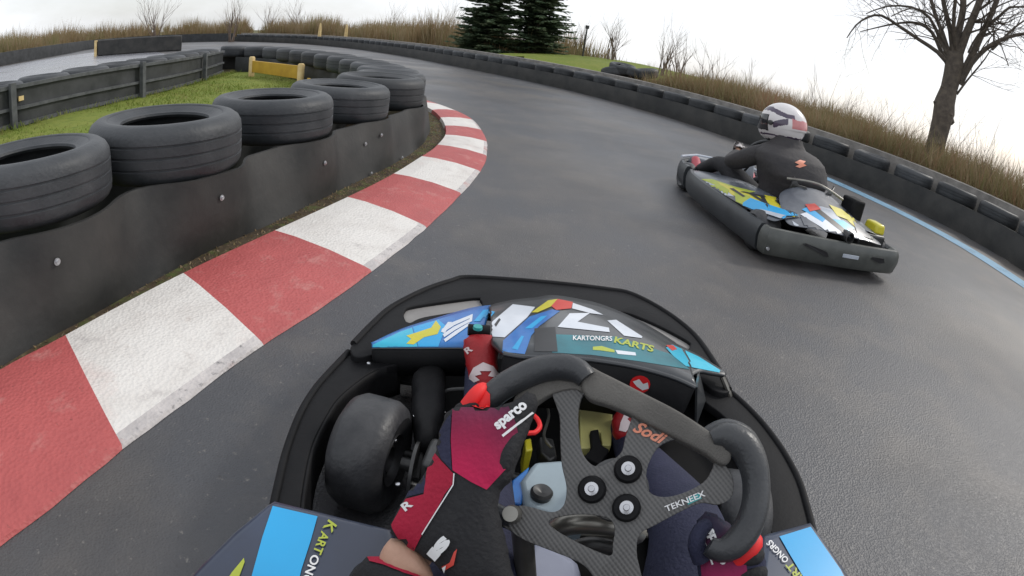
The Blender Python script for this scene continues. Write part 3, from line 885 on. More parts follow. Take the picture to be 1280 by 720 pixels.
M['bright_red'] = mat('bright_red', (.80, .02, .02), (.66, .015, .02), rough=.6, scale=12)
M['shoe_white'] = mat('shoe_white', (.74, .62, .62), (.62, .52, .52), rough=.6, scale=12)
M['print_white'] = mat('print_white', (.80, .80, .80), (.72, .72, .72), rough=.5, scale=12)
M['skin'] = mat('skin', (.52, .31, .22), (.44, .25, .17), rough=.55, scale=14, bump=.2, bscale=90)
M['bolt_cap'] = mat('bolt_cap', (.62, .63, .66), (.5, .5, .52), rough=.25, metal=.85, scale=20)
M['seat_shell'] = mat('seat_shell', (.03, .03, .03), (.05, .05, .05), rough=.35)


def carbon():
    m = bpy.data.materials.new('carbon'); m.use_nodes = True
    nt = m.node_tree; N = nt.nodes; L = nt.links; p = N['Principled BSDF']
    p.inputs['Roughness'].default_value = .42; p.inputs['Specular IOR Level'].default_value = .6
    tc = N.new('ShaderNodeTexCoord')
    def wave(rot, sc):
        mp = N.new('ShaderNodeMapping'); mp.inputs['Rotation'].default_value = (0, 0, rot)
        L.new(tc.outputs['Object'], mp.inputs['Vector'])
        wv = N.new('ShaderNodeTexWave'); wv.inputs['Scale'].default_value = sc; wv.inputs['Distortion'].default_value = .3; wv.inputs['Detail'].default_value = 1
        L.new(mp.outputs['Vector'], wv.inputs['Vector']); return wv
    a, b = wave(.25, 62), wave(.25 + PI / 2, 62)
    mu = N.new('ShaderNodeMath'); mu.operation = 'MULTIPLY_ADD'; mu.inputs[1].default_value = .35
    L.new(b.outputs['Fac'], mu.inputs[0]); L.new(a.outputs['Fac'], mu.inputs[2])
    rp = N.new('ShaderNodeValToRGB'); rp.color_ramp.elements[0].color = (.055, .054, .053, 1); rp.color_ramp.elements[1].color = (.105, .102, .098, 1)
    L.new(mu.outputs[0], rp.inputs['Fac']); L.new(rp.outputs['Color'], p.inputs['Base Color'])
    bm_ = N.new('ShaderNodeBump'); bm_.inputs['Strength'].default_value = .35; bm_.inputs['Distance'].default_value = .001
    L.new(mu.outputs[0], bm_.inputs['Height']); L.new(bm_.outputs['Normal'], p.inputs['Normal'])
    return m
M['carbon'] = carbon()


def dyed(name, p0, p1, c0, c1):
    """cloth dyed from c0 to c1 between two points of the world"""
    m = bpy.data.materials.new(name); m.use_nodes = True
    nt = m.node_tree; N = nt.nodes; L = nt.links; p = N['Principled BSDF']
    p.inputs['Roughness'].default_value = .75; p.inputs['Specular IOR Level'].default_value = .3
    g = N.new('ShaderNodeTexCoord')
    sb = N.new('ShaderNodeVectorMath'); sb.operation = 'SUBTRACT'; sb.inputs[1].default_value = p0
    L.new(g.outputs['Object'], sb.inputs[0])
    d = (Vector(p1) - Vector(p0)); d = d / d.length_squared
    dt = N.new('ShaderNodeVectorMath'); dt.operation = 'DOT_PRODUCT'; dt.inputs[1].default_value = d
    L.new(sb.outputs[0], dt.inputs[0])
    nz = N.new('ShaderNodeTexNoise'); nz.inputs['Scale'].default_value = 25
    L.new(g.outputs['Object'], nz.inputs['Vector'])
    ad = N.new('ShaderNodeMath'); ad.operation = 'MULTIPLY_ADD'; ad.inputs[1].default_value = .25
    L.new(nz.outputs['Fac'], ad.inputs[0]); L.new(dt.outputs['Value'], ad.inputs[2])
    rp = N.new('ShaderNodeValToRGB'); rp.color_ramp.elements[0].position = .1; rp.color_ramp.elements[1].position = 1
    rp.color_ramp.elements[0].color = tuple(c0) + (1,); rp.color_ramp.elements[1].color = tuple(c1) + (1,)
    L.new(ad.outputs[0], rp.inputs['Fac']); L.new(rp.outputs['Color'], p.inputs['Base Color'])
    b = N.new('ShaderNodeBump'); b.inputs['Strength'].default_value = .3; b.inputs['Distance'].default_value = .004
    n2 = N.new('ShaderNodeTexNoise'); n2.inputs['Scale'].default_value = 160
    L.new(g.outputs['Object'], n2.inputs['Vector']); L.new(n2.outputs['Fac'], b.inputs['Height']); L.new(b.outputs['Normal'], p.inputs['Normal'])
    return m


def keep(o, parent):
    """parent without moving: meshes below are written in world coordinates"""
    bpy.context.view_layer.update()
    o.parent = parent
    o.matrix_parent_inverse = parent.matrix_world.inverted()
    return o


from mathutils.geometry import delaunay_2d_cdt, intersect_point_line


def tri2d(poly, step):
    """fill a 2D polygon with a jittered grid and return points and triangles"""
    P = []
    for a, b in zip(poly, poly[1:] + poly[:1]):
        a, b = Vector(a), Vector(b); k = max(1, int((b - a).length / step))
        for j in range(k): P.append(a.lerp(b, j / k))
    nb_ = len(P)
    xs = [p.x for p in P]; ys = [p.y for p in P]
    pv = [Vector((p.x, p.y, 0)) for p in P]
    y = min(ys) + step * .5; r_ = 0
    while y < max(ys):
        x = min(xs) + (step * .5 if r_ % 2 else 0)
        while x < max(xs):
            if inside(x, y, pv):
                d = min((Vector((x, y)) - q).length for q in P)
                if d > step * .55: P.append(Vector((x, y)))
            x += step
        y += step * .87; r_ += 1
    ed = [(i, (i + 1) % nb_) for i in range(nb_)]
    v, e, f, *_ = delaunay_2d_cdt([Vector((p.x, p.y)) for p in P], ed, [], 1, 1e-6)
    return v, [tuple(t) for t in f], nb_


def edge_dist(p, poly):
    best = 1e9
    for a, b in zip(poly, poly[1:] + poly[:1]):
        a, b = Vector(a), Vector(b); ab = b - a; t = max(0, min(1, (p - a).dot(ab) / max(1e-9, ab.length_squared)))
        best = min(best, (p - a.lerp(b, t)).length)
    return best


def inflate(name, px, p0, n, t_up, t_dn, dm, m, parent, step=6, slope=None):
    """a soft body whose outline is px; it swells t_up towards the eye and t_dn away, over dm pixels"""
    v, f, nb_ = tri2d(px, step)
    mb = MB(); up, dn = [], []
    vs = []
    for q in v:
        w_ = at_plane(q.x, q.y, p0, n)
        d = edge_dist(q, px); h = math.sqrt(max(0, 1 - (1 - min(d / dm, 1)) ** 2))
        vs.append((w_, h, d < .3))
    V = [tuple(w_ + n * (t_up * h)) for w_, h, e in vs]
    k = len(V); idx = {}
    for i, (w_, h, e) in enumerate(vs):
        if e: idx[i] = i
        else: idx[i] = len(V); V.append(tuple(w_ - n * (t_dn * h)))
    F_ = list(f) + [tuple(idx[i] for i in t)[::-1] for t in f]
    F_ = [t for t in F_ if len(set(t)) == 3]
    seen = set(); G = []
    for t in F_:
        s = frozenset(t)
        if s not in seen: seen.add(s); G.append(t)
    mb.add(V, G)
    o = mb.build(name, m, angle=179)
    for k_ in range(2):
        bm = bmesh.new(); bm.from_mesh(o.data); bmesh.ops.smooth_vert(bm, verts=[v for v in bm.verts], factor=.5, use_axis_x=True, use_axis_y=True, use_axis_z=True); bm.to_mesh(o.data); bm.free()
    if parent: keep(o, parent)
    return o


def bvh_of(objs):
    dg = bpy.context.evaluated_depsgraph_get(); dg.update()
    vs, ps = [], []
    for o in objs:
        ev = o.evaluated_get(dg); me = ev.to_mesh(); b = len(vs)
        vs += [ev.matrix_world @ v.co for v in me.vertices]; ps += [tuple(b + i for i in p.vertices) for p in me.polygons]
        ev.to_mesh_clear()
    return BVHTree.FromPolygons(vs, ps)


def project(name, V2, F2, tree_, m, parent, lift=.0015, maxgap=.05):
    P = []
    for q in V2:
        d = ray(q[0], q[1]); hit = tree_.ray_cast(EYE, d)
        if hit[0] is None: P.append(None); continue
        nn = hit[1]
        if nn.dot(d) > 0: nn = -nn
        P.append(hit[0] + nn * lift - d * lift * .6)
    mb = MB(); idx = {}; V = []
    for i, p in enumerate(P):
        if p is not None: idx[i] = len(V); V.append(p)
    G = []
    for f in F2:
        if any(i not in idx for i in f): continue
        if max((P[f[a]] - P[f[a - 1]]).length for a in range(len(f))) > maxgap: continue
        G.append([idx[i] for i in f])
    if not G: print('EMPTY DECAL', name, V2[0]); return None
    mb.add(V, G); o = mb.build(name, m, angle=60)
    keep(o, parent)
    return o


def decal(name, px, tree_, m, parent, step=6, lift=.0015, maxgap=.05):
    v, f, _ = tri2d([tuple(p) for p in px], step)
    return project(name, [(q.x, q.y) for q in v], f, tree_, m, parent, lift, maxgap)


def text_mesh(body, bold=0.0, shear=0.0):
    c = bpy.data.curves.new('t', 'FONT'); c.body = body; c.size = 1; c.offset = bold; c.shear = shear
    c.fill_mode = 'FRONT'; c.resolution_u = 3
    o = bpy.data.objects.new('t', c); link(o); bpy.context.view_layer.update()
    dg = bpy.context.evaluated_depsgraph_get(); me = bpy.data.meshes.new_from_object(o.evaluated_get(dg))
    b_ = bmesh.new(); b_.from_mesh(me); bmesh.ops.triangulate(b_, faces=b_.faces); bmesh.ops.subdivide_edges(b_, edges=[e for e in b_.edges if e.calc_length() > .25], cuts=2, use_grid_fill=True)
    bmesh.ops.triangulate(b_, faces=b_.faces); b_.to_mesh(me); b_.free()
    V = [(v.co.x, v.co.y) for v in me.vertices]; F_ = [tuple(p.vertices) for p in me.polygons]
    bpy.data.objects.remove(o); bpy.data.curves.remove(c); bpy.data.meshes.remove(me)
    x0, x1 = min(v[0] for v in V), max(v[0] for v in V); y0, y1 = min(v[1] for v in V), max(v[1] for v in V)
    return [((x - x0) / (x1 - x0), (y - y0) / (y1 - y0)) for x, y in V], F_


def text_px(body, a, b, h, tree_, m, parent, bold=.012, shear=0.0, lift=.0022, name='lettering'):
    """lettering whose baseline runs a -> b in the picture, cap height h (px), on the surface hit there"""
    V, F_ = text_mesh(body, bold, shear)
    a, b = Vector(a), Vector(b); d = b - a; up = Vector((d.y, -d.x)).normalized() * h
    V2 = [tuple(a + d * x + up * y) for x, y in V]
    return project(name, V2, F_, tree_, m, parent, lift, .03)


def skin_body(name, joints, links_, m, parent=None, sub=2, root=None, world=True):
    """joints: {key: (co, radius)}; one continuous skin grown over the skeleton"""
    bm = bmesh.new(); lay = bm.verts.layers.skin.verify(); vv = {}
    for i, (k, (co, r)) in enumerate(joints.items()):
        v = bm.verts.new(co); v[lay].radius = r if isinstance(r, tuple) else (r, r); v[lay].use_root = (k == root) if root else (i == 0); vv[k] = v
    for a, b in links_: bm.edges.new((vv[a], vv[b]))
    me = bpy.data.meshes.new(name); bm.to_mesh(me); bm.free()
    o = bpy.data.objects.new(name, me); link(o)
    s = o.modifiers.new('k', 'SKIN'); s.use_smooth_shade = True; s.branch_smoothing = .6
    s2 = o.modifiers.new('s', 'SUBSURF'); s2.levels = s2.render_levels = sub
    bpy.context.view_layer.update()
    dg = bpy.context.evaluated_depsgraph_get(); nm = bpy.data.meshes.new_from_object(o.evaluated_get(dg))
    o.modifiers.clear(); o.data = nm; nm.name = name
    nm.materials.clear(); nm.materials.append(m)
    nm.polygons.foreach_set('use_smooth', [True] * len(nm.polygons))
    if parent: 
        if world: keep(o, parent)
        else: o.parent = parent
    return o


def slab(name, outer, p0, n, th, m, parent, holes=(), bevel=.0, step=4):
    """flat plate with holes: outline in the picture carried onto the plane (p0, n), th thick, away from the eye"""
    ax = n.orthogonal().normalized(); ay = n.cross(ax)
    def loc(q): w_ = at_plane(q[0], q[1], p0, n) - p0; return (w_.dot(ax), w_.dot(ay))
    c = bpy.data.curves.new('c', 'CURVE'); c.dimensions = '2D'; c.fill_mode = 'BOTH'; c.extrude = th / 2; c.bevel_depth = bevel; c.bevel_resolution = 2
    c.offset = -bevel
    for L_ in [outer] + list(holes):
        cm = catmull([(q[0], q[1]) for q in L_], 3, closed=True) if len(L_) > 4 else [Vector((q[0], q[1], 0)) for q in L_]
        s = c.splines.new('POLY'); s.points.add(len(cm) - 1)
        for k, q in zip(s.points, cm): k.co = (*loc((q.x, q.y)), 0, 1)
        s.use_cyclic_u = True
    o = bpy.data.objects.new('c', c); link(o); bpy.context.view_layer.update()
    me = bpy.data.meshes.new_from_object(o.evaluated_get(bpy.context.evaluated_depsgraph_get()))
    bpy.data.objects.remove(o); bpy.data.curves.remove(c)
    bm = bmesh.new(); bm.from_mesh(me); bmesh.ops.remove_doubles(bm, verts=bm.verts, dist=1e-5); bm.to_mesh(me); bm.free()
    me.name = name; me.materials.clear(); me.materials.append(m)
    me.polygons.foreach_set('use_smooth', [True] * len(me.polygons)); me.set_sharp_from_angle(angle=math.radians(35))
    o = link(bpy.data.objects.new(name, me))
    R_ = Matrix((ax, ay, n)).transposed().to_4x4()
    o.matrix_world = Matrix.Translation(p0 - n * (th / 2 + bevel)) @ R_
    keep(o, parent)
    return o


def px_tube(name, pts, r, m, parent, n=14, smooth=.01):
    """pts: (px, py, z) picture points at their own height"""
    P = catmull([tuple(at(a, b, z)) for a, b, z in pts], smooth)
    R_ = r
    if isinstance(r, (list, tuple)):
        R_ = [r[0] + (r[-1] - r[0]) * i / (len(P) - 1) if len(r) == 2 else r[min(len(r) - 1, int(i / len(P) * len(r)))] for i in range(len(P))]
    mb = MB(); mb.tube(P, R_, n); o = mb.build(name, m); keep(o, parent); return o


def loft(name, A, B, m, parent, bulge=0.0, th=.012, nx=8, angle=50):
    """surface between two rows of (px, py, z) points, with its thickness"""
    a = [at(*q) for q in A]; b = [at(*q) for q in B]
    a, b = [Vector(q) for q in a], [Vector(q) for q in b]
    def rs(P, k):
        C = catmull([tuple(q) for q in P], .01); return by_len(C, k)
    k = max(24, len(A) * 4)
    # keep correspondence: densify each row by the same parameter
    def dens(P):
        out = []
        for i in range(len(P) - 1):
            p0_, p1_, p2_, p3_ = P[max(i - 1, 0)], P[i], P[i + 1], P[min(i + 2, len(P) - 1)]
            for j in range(5):
                t = j / 5
                out.append(.5 * ((2 * p1_) + (p2_ - p0_) * t + (2 * p0_ - 5 * p1_ + 4 * p2_ - p3_) * t * t + (3 * p1_ - p0_ - 3 * p2_ + p3_) * t ** 3))
        out.append(P[-1]); return out
    a, b = dens(a), dens(b); n = len(a)
    V = []; F_ = []
    for i in range(n):
        for j in range(nx + 1):
            t = j / nx; V.append(a[i].lerp(b[i], t) + Vector((0, 0, bulge * math.sin(PI * t))))
    w_ = nx + 1
    for i in range(n - 1):
        for j in range(nx): F_.append((i * w_ + j, (i + 1) * w_ + j, (i + 1) * w_ + j + 1, i * w_ + j + 1))
    mb = MB(); mb.add(V, F_); o = mb.build(name, m, angle=angle)
    s = o.modifiers.new('t', 'SOLIDIFY'); s.thickness = th; s.offset = -1 if False else 0
    keep(o, parent); return o


def lathe_obj(name, prof, M_, m, parent, n=28, closed=False):
    mb = MB(); mb.lathe(prof, n, None, M_, closed); o = mb.build(name, m); keep(o, parent); return o


def kart_wheel(parent, centre, axis, R_=.135, W=.13, world=True):
    a = Vector(axis).normalized(); Mx = Matrix.Translation(centre) @ a.to_track_quat('Z', 'Y').to_matrix().to_4x4()
    h = W / 2
    mb = MB(); mb.lathe([(.068, -h + .012), (R_ - .035, -h), (R_ - .012, -h + .012), (R_, -h + .034), (R_ + .001, 0), (R_, h - .034), (R_ - .012, h - .012), (R_ - .035, h), (.068, h - .012)], 40, None, Mx)
    t = mb.build('tyre', M['slick'])
    wheel = t
    mb = MB(); mb.lathe([(.0, h - .045), (.03, h - .045), (.032, h - .02), (.058, h - .03), (.068, h - .008), (.070, -h + .01), (.06, -h + .02), (.0, -h + .03)], 28, None, Mx, False)
    r = mb.build('rim', M['rim'])
    if world: keep(t, parent); keep(r, t)
    else: t.parent = parent; r.parent = t
    t.name = 'wheel'
    return t
# ================================================================== the driver's own kart
kart = empty('go_kart', (.19, .85, 0), math.radians(-4.5), 'black bodied racing kart with blue stickers and carbon steering wheel in the foreground', 'kart')
bpy.context.view_layer.update()
UPZ = Vector((0, 0, 1))
KA = math.radians(-4.5)
def K(lx, ly, z=0): return Vector((.12 + lx * math.cos(KA) - ly * math.sin(KA), lx * math.sin(KA) + ly * math.cos(KA), z))
# floor tray
mb = MB()
fl_ = [K(-.26, -.2), K(-.26, .55), K(-.34, .6), K(-.36, .75), K(-.28, .82), K(-.27, 1.2), K(-.22, 1.62), K(-.12, 1.75), K(.12, 1.75), K(.22, 1.62), K(.30, 1.2), K(.48, .95), K(.55, .6), K(.5, .5), K(.5, -.2)]
n = len(fl_); mb.add([(p.x, p.y, .05) for p in fl_] + [(p.x, p.y, .035) for p in fl_], [tuple(range(n)), tuple(range(n, 2 * n))[::-1]] + [(i, (i + 1) % n, n + (i + 1) % n, n + i) for i in range(n)])
keep(mb.build('floor_tray', M['floor'], smooth=False), kart)
# chassis rails
for s in (-1, 1):
    mb = MB(); P = catmull([tuple(K(s * .33, -.3, .07)), tuple(K(s * .33, .3, .07)), tuple(K(s * .26, .75, .075)), tuple(K(s * .25, 1.2, .08)), tuple(K(s * .22, 1.6, .09))], .03)
    mb.tube(P, .016, 10); keep(mb.build('chassis_rail', M['darksteel']), kart)
for ly in (.62, 1.05):
    mb = MB(); mb.tube([K(-.42, ly + .12 if ly < 1 else ly, .10), K(.42, ly + .12 if ly < 1 else ly, .10)], .014, 10); keep(mb.build('cross_bar', M['darksteel']), kart)

# front bumper: a moulded plate with two slots, a rolled lip and a skirt
z0 = .235
P0 = at(700, 400, z0)
outer = [(438, 437), (442, 428), (465, 405), (490, 382), (530, 362), (565, 350), (583, 346), (640, 349), (700, 354), (760, 361), (790, 367), (830, 388), (865, 415), (888, 445), (905, 474), (912, 489), (890, 486), (840, 446), (800, 420), (760, 398), (700, 384), (640, 388), (590, 396), (520, 424), (470, 442), (445, 446)]
h1 = [(506, 388), (520, 382), (592, 372), (600, 374), (603, 381), (590, 386), (530, 396), (512, 403), (506, 398)]
h2 = [(768, 390), (785, 391), (820, 405), (858, 425), (863, 431), (856, 437), (830, 425), (790, 406), (772, 399)]
slab('front_bumper', outer, P0, UPZ, .02, M['bumper'], kart, [h1, h2], bevel=.004)
P1_ = at(700, 400, z0 - .012)
slab('slot_asphalt_fill', [(504, 386), (520, 380), (594, 370), (606, 373), (607, 383), (590, 389), (530, 399), (510, 406), (504, 400)], P1_, UPZ, .01, M['slot_fill'], kart)  # added fill, in place of the lit asphalt seen through the slots
slab('slot_asphalt_fill', [(765, 388), (788, 388), (822, 403), (862, 424), (868, 431), (858, 441), (828, 428), (788, 409), (768, 402)], P1_, UPZ, .01, M['slot_fill'], kart)
lip = [(442, 430), (465, 406), (490, 384), (530, 363), (565, 351), (583, 347), (640, 350), (700, 355), (760, 362), (790, 368), (830, 389), (865, 416), (888, 446), (905, 475), (911, 487)]
px_tube('bumper_lip', [(a, b, z0 - .002) for a, b in lip], .011, M['bumper'], kart, 10, .02)
def skirt(name, path, zt, zb, m=M['bumper'], out=.02, parent=kart, th=.008):
    A = catmull([tuple(at(a, b, zt)) for a, b in path], .02); c_ = Vector((.2, 1, 0))
    B = [p + (Vector((p.x, p.y, 0)) - c_).normalized() * out for p in A]
    mb = MB(); n = len(A); V = []
    for k_ in range(5):
        t = k_ / 4; V += [(a_.lerp(b_, math.sin(t * PI) * .8 + t * .2).x, a_.lerp(b_, math.sin(t * PI) * .8 + t * .2).y, zt + (zb - zt) * t) for a_, b_ in zip(A, B)]
    mb.add(V, [(r * n + i, r * n + i + 1, (r + 1) * n + i + 1, (r + 1) * n + i) for r in range(4) for i in range(n - 1)])
    o = mb.build(name, m); s = o.modifiers.new('t', 'SOLIDIFY'); s.thickness = th; keep(o, parent); return o
skirt('bumper_skirt', lip, z0, .05)
# side bumpers
Lout = [(436, 440), (415, 462), (395, 485), (378, 512), (366, 540), (356, 570), (349, 600), (342, 632), (334, 680), (322, 760)]
Lin = [(500, 452), (470, 462), (447, 476), (420, 500), (402, 530), (388, 562), (380, 598), (375, 634), (370, 690), (366, 760)]
slab('side_bumper', Lout + Lin[::-1], at(400, 540, .215), UPZ, .018, M['bumper'], kart, bevel=.004)
skirt('bumper_skirt', Lout[:-1], .215, .045)
skirt('bumper_skirt', Lin[:-1], .212, .10, out=.0)
Rout = [(908, 486), (930, 505), (952, 528), (972, 554), (988, 580), (1000, 605), (1008, 632), (1014, 655), (1024, 700), (1040, 770)]
Rin = [(870, 480), (880, 500), (905, 520), (928, 548), (944, 580), (953, 610), (960, 640), (965, 672), (972, 710), (985, 770)]
slab('side_bumper', Rout + Rin[::-1], at(960, 560, .215), UPZ, .018, M['bumper'], kart, bevel=.004)
skirt('bumper_skirt', Rout[:-1], .215, .045)
px_tube('bumper_lip', [(a, b, .214) for a, b in Rout], .010, M['bumper'], kart, 10, .02)
px_tube('bumper_lip', [(a, b, .214) for a, b in Lout], .010, M['bumper'], kart, 10, .02)
# black inner pan filling the right-hand side
mb = MB(); pp = [at(a, b, .12) for a, b in [(700, 450), (860, 470), (905, 500), (940, 540), (972, 590), (990, 640), (1000, 700), (900, 720), (820, 620), (760, 540)]]
mb.add([tuple(p) for p in pp], [tuple(range(len(pp)))]); o = mb.build('inner_pan', M['floor'], smooth=False)
s = o.modifiers.new('t', 'SOLIDIFY'); s.thickness = .01; keep(o, kart)
mb = MB(); pp = [at(a, b, .13) for a, b in [(447, 452), (560, 440), (640, 450), (660, 520), (560, 520), (520, 480), (460, 470)]]
mb.add([tuple(p) for p in pp], [tuple(range(len(pp)))]); o = mb.build('inner_pan', M['floor'], smooth=False)
s = o.modifiers.new('t', 'SOLIDIFY'); s.thickness = .01; keep(o, kart)

# front wheels, stub axles and tie rods
wl = kart_wheel(kart, K(-.48, .97, .146), (math.cos(KA - .05), math.sin(KA - .05), 0), .146, .145)
wr = kart_wheel(kart, K(.43, .95, .142), (math.cos(KA - .05), math.sin(KA - .05), 0), .142, .135)
for s in (-1, 1):
    mb = MB(); mb.tube([K(s * .26, .98, .13), K(s * .40, .97, .14)], .018, 10); keep(mb.build('stub_axle', M['darksteel']), kart)
    mb = MB(); mb.tube([K(s * .03, .86, .14), K(s * .36, .90, .15)], .007, 8); keep(mb.build('tie_rod', M['steel']), kart)
mb = MB(); mb.box(K(-.31, .95, .17), (.05, .10, .11), M=Matrix.Rotation(KA, 3, 'Z')); keep(mb.build('brake_caliper', M['darksteel'], bevel=.012), kart)
lathe_obj('brake_disc', [(.02, -.004), (.075, -.004), (.075, .004), (.02, .004)], Matrix.Translation(K(-.36, .95, .142)) @ Matrix.Rotation(PI / 2, 4, 'Y'), M['darksteel'], kart)
for (a, b, z) in ((493, 551, .2), (497, 606, .18), (519, 521, .2), (590, 486, .22), (452, 447, .225), (474, 447, .225), (461, 455, .225), (505, 447, .225)):
    q = at(a, b, z); mb = MB(); mb.lathe([(0, 0), (.0055, 0), (.0055, .004), (0, .006)], 10, closed=False)
    o = mb.build('bolt', M['bolt_cap']); o.location = q; keep(o, kart)
px_tube('brake_rod', [(590, 486, .22), (560, 488, .2), (545, 500, .18), (525, 522, .17)], .006, M['darksteel'], kart, 8)
px_tube('steering_arm', [(548, 455, .17), (540, 500, .17), (530, 545, .17), (520, 600, .15)], .010, M['darksteel'], kart, 8)
inflate('wheel_guard', [(512, 470), (530, 455), (552, 455), (562, 470), (560, 520), (545, 560), (520, 560), (512, 520)], at(535, 500, .20), UPZ, .03, .1, 16, M['bumper'], kart)

# nose cover and wings
fr_ = [(611, 384, .29), (640, 377, .30), (668, 374, .305), (690, 371, .31), (720, 375, .31), (750, 382, .305), (785, 396, .30), (815, 412, .295), (842, 429, .29)]
re_ = [(615, 432, .37), (630, 442, .39), (655, 446, .40), (690, 447, .405), (720, 448, .405), (755, 452, .405), (800, 460, .40), (842, 472, .395), (869, 484, .385)]
cover = loft('nose_cover', fr_, re_, M['cover'], kart, bulge=.018)
lf = [(465, 431, .265), (500, 414, .275), (540, 401, .285), (588, 387, .292), (613, 383.5, .295)]
lr = [(465, 435, .262), (505, 435, .275), (535, 435, .285), (572, 435, .30), (600, 436, .31)]
lwing = loft('wing', lf, lr, M['blue'], kart, bulge=.006)
rf = [(834, 426, .286), (862, 440, .28), (885, 453, .272), (906, 467, .262)]
rr_ = [(858, 476, .30), (874, 466, .292), (890, 468, .28), (906, 471, .262)]
rwing = loft('wing', rf, rr_, M['cover'], kart, bulge=.004)
# side of cover facing the driver
def drop(name, row, dz, m, back=.03, parent=kart):
    A = [at(*q) for q in row]; A = catmull([tuple(p) for p in A], .02); n = len(A)
    V = [tuple(p - Vector((0, 0, .004))) for p in A] + [(p.x + back * .1, p.y + back, p.z - dz) for p in A]
    mb = MB(); mb.add(V, [(i, i + 1, n + i + 1, n + i) for i in range(n - 1)]); o = mb.build(name, m)
    s = o.modifiers.new('t', 'SOLIDIFY'); s.thickness = .008; keep(o, parent); return o
rear_face = drop('cover_back', re_[1:], .17, M['bumper'])
px_tube('cover_edge', [(a, b, z + .002) for a, b, z in re_[1:]], .006, M['cover'], kart, 8)
px_tube('wing_edge', [(a, b, z - .002) for a, b, z in lr], .005, M['cover'], kart, 8)
drop('wing_back', lr, .10, M['bumper'], .02)
mb = MB(); mb.add([tuple(at(869, 484, .385)), tuple(at(872, 466, .29)), tuple(at(880, 500, .23)), tuple(at(868, 532, .2) )], [(0, 1, 2, 3)])
o = mb.build('cover_end', M['cover'], smooth=False); s = o.modifiers.new('t', 'SOLIDIFY'); s.thickness = .006; keep(o, kart)
px_tube('bracket', [(903, 472, .262), (908, 484, .24), (914, 500, .20)], .009, M['steel'], kart, 8)

tb_ = bvh_of([cover, lwing, rwing])
D = lambda nm, poly, m, lift=.0015: decal(nm, poly, tb_, M[m], kart, 2.5, .0008 + (lift - .001) * .3, .06)
D('sticker', [(466, 431), (500, 415), (515, 410), (522, 433), (466, 434)], 'cyan2')
D('sticker', [(516, 409), (548, 400), (558, 408), (548, 433), (523, 433)], 'cyan', .0012)
D('sticker', [(508, 420), (527, 414), (539, 410), (545, 401), (551, 409), (547, 418), (530, 422), (517, 431), (508, 430), (514, 424)], 'yellow', .003)
for o_ in (0, 7, 14):
    D('sticker', [(552 + o_ * .2, 412 + o_ * .9), (566 + o_ * .2, 403 + o_ * .8), (591 - o_ * .3, 393 + o_ * .75), (590 - o_ * .3, 397 + o_ * .75), (568 + o_ * .2, 407 + o_ * .8), (554 + o_ * .2, 416 + o_ * .85)], 'white', .003)
D('sticker', [(551, 415), (560, 403), (565, 403), (556, 417)], 'white', .0034)
D('sticker', [(588, 394), (591, 393), (590, 402), (586, 404)], 'white', .0034)
D('sticker', [(604, 396), (612, 388), (619, 390), (611, 400)], 'cyan')
D('sticker', [(592, 402), (604, 388), (612, 387), (600, 402)], 'cyan', .002)
D('sticker', [(616, 421), (611, 406), (641, 380.5), (669, 384), (659, 397), (631, 422)], 'white')
D('sticker', [(618, 406), (624, 398), (626, 400), (620, 409)], 'black_vinyl', .003)
D('sticker', [(629, 426), (662, 396), (690, 387), (700, 389), (674, 408), (664, 420), (656, 443), (628, 440)], 'blue')
D('sticker', [(656, 411), (676, 396), (684, 395), (665, 411)], 'cyan', .003)
D('sticker', [(640, 436), (652, 420), (655, 421), (647, 438)], 'cyan', .003)
D('sticker', [(664, 391), (685, 376), (697, 374), (690, 383), (672, 391)], 'yellow', .003)
D('sticker', [(689, 383), (697, 374), (716, 378), (714, 386), (695, 388)], 'red', .0036)
D('sticker', [(716, 379), (740, 387), (754, 394), (738, 392), (715, 386)], 'white', .003)
D('sticker', [(697, 409), (712, 392), (737.5, 391.5), (722, 402.5), (761, 410), (762, 415.5)], 'white', .002)
D('sticker', [(759, 401), (770, 400), (803, 421), (802, 423), (780, 420)], 'white', .002)
D('sticker', [(690, 418), (770, 421), (845, 445), (862, 462), (800, 452), (740, 444), (690, 441)], 'teal', .0012)
D('sticker', [(668, 411), (694, 409), (697, 440), (668, 440)], 'black_vinyl', .003)  # shade of the cover's recess, painted as a flat black patch
D('sticker', [(741, 434), (752, 433), (768, 438), (768, 441), (750, 438.5), (741, 438)], 'lime', .003)
D('sticker', [(769, 438), (794, 441), (795, 445), (772, 443)], 'white', .003)
D('sticker', [(832, 435), (840, 431), (873, 446), (900, 463), (899, 466), (857, 458), (842, 446)], 'cyan2', .003)
D('sticker', [(832, 432), (841, 432), (846, 437), (840, 439)], 'red', .0048)
text_px('KARTONGRS', (716, 426), (765, 427), 6, tb_, M['print_white'], kart, .02, lift=.0022)
text_px('KARTS', (767, 429), (816, 441), 8, tb_, M['lime'], kart, .03, lift=.0022)
tf_ = bvh_of([rear_face])
q = [(800 + 13 * math.cos(a / 16 * 2 * PI), 480 + 11 * math.sin(a / 16 * 2 * PI)) for a in range(16)]
decal('sticker', q, tf_, M['bright_red'], kart, 5, .0015)
decal('sticker', [(791, 476), (799, 473), (804, 479), (810, 477), (811, 485), (803, 487), (796, 482)], tf_, M['print_white'], kart, 4, .003)

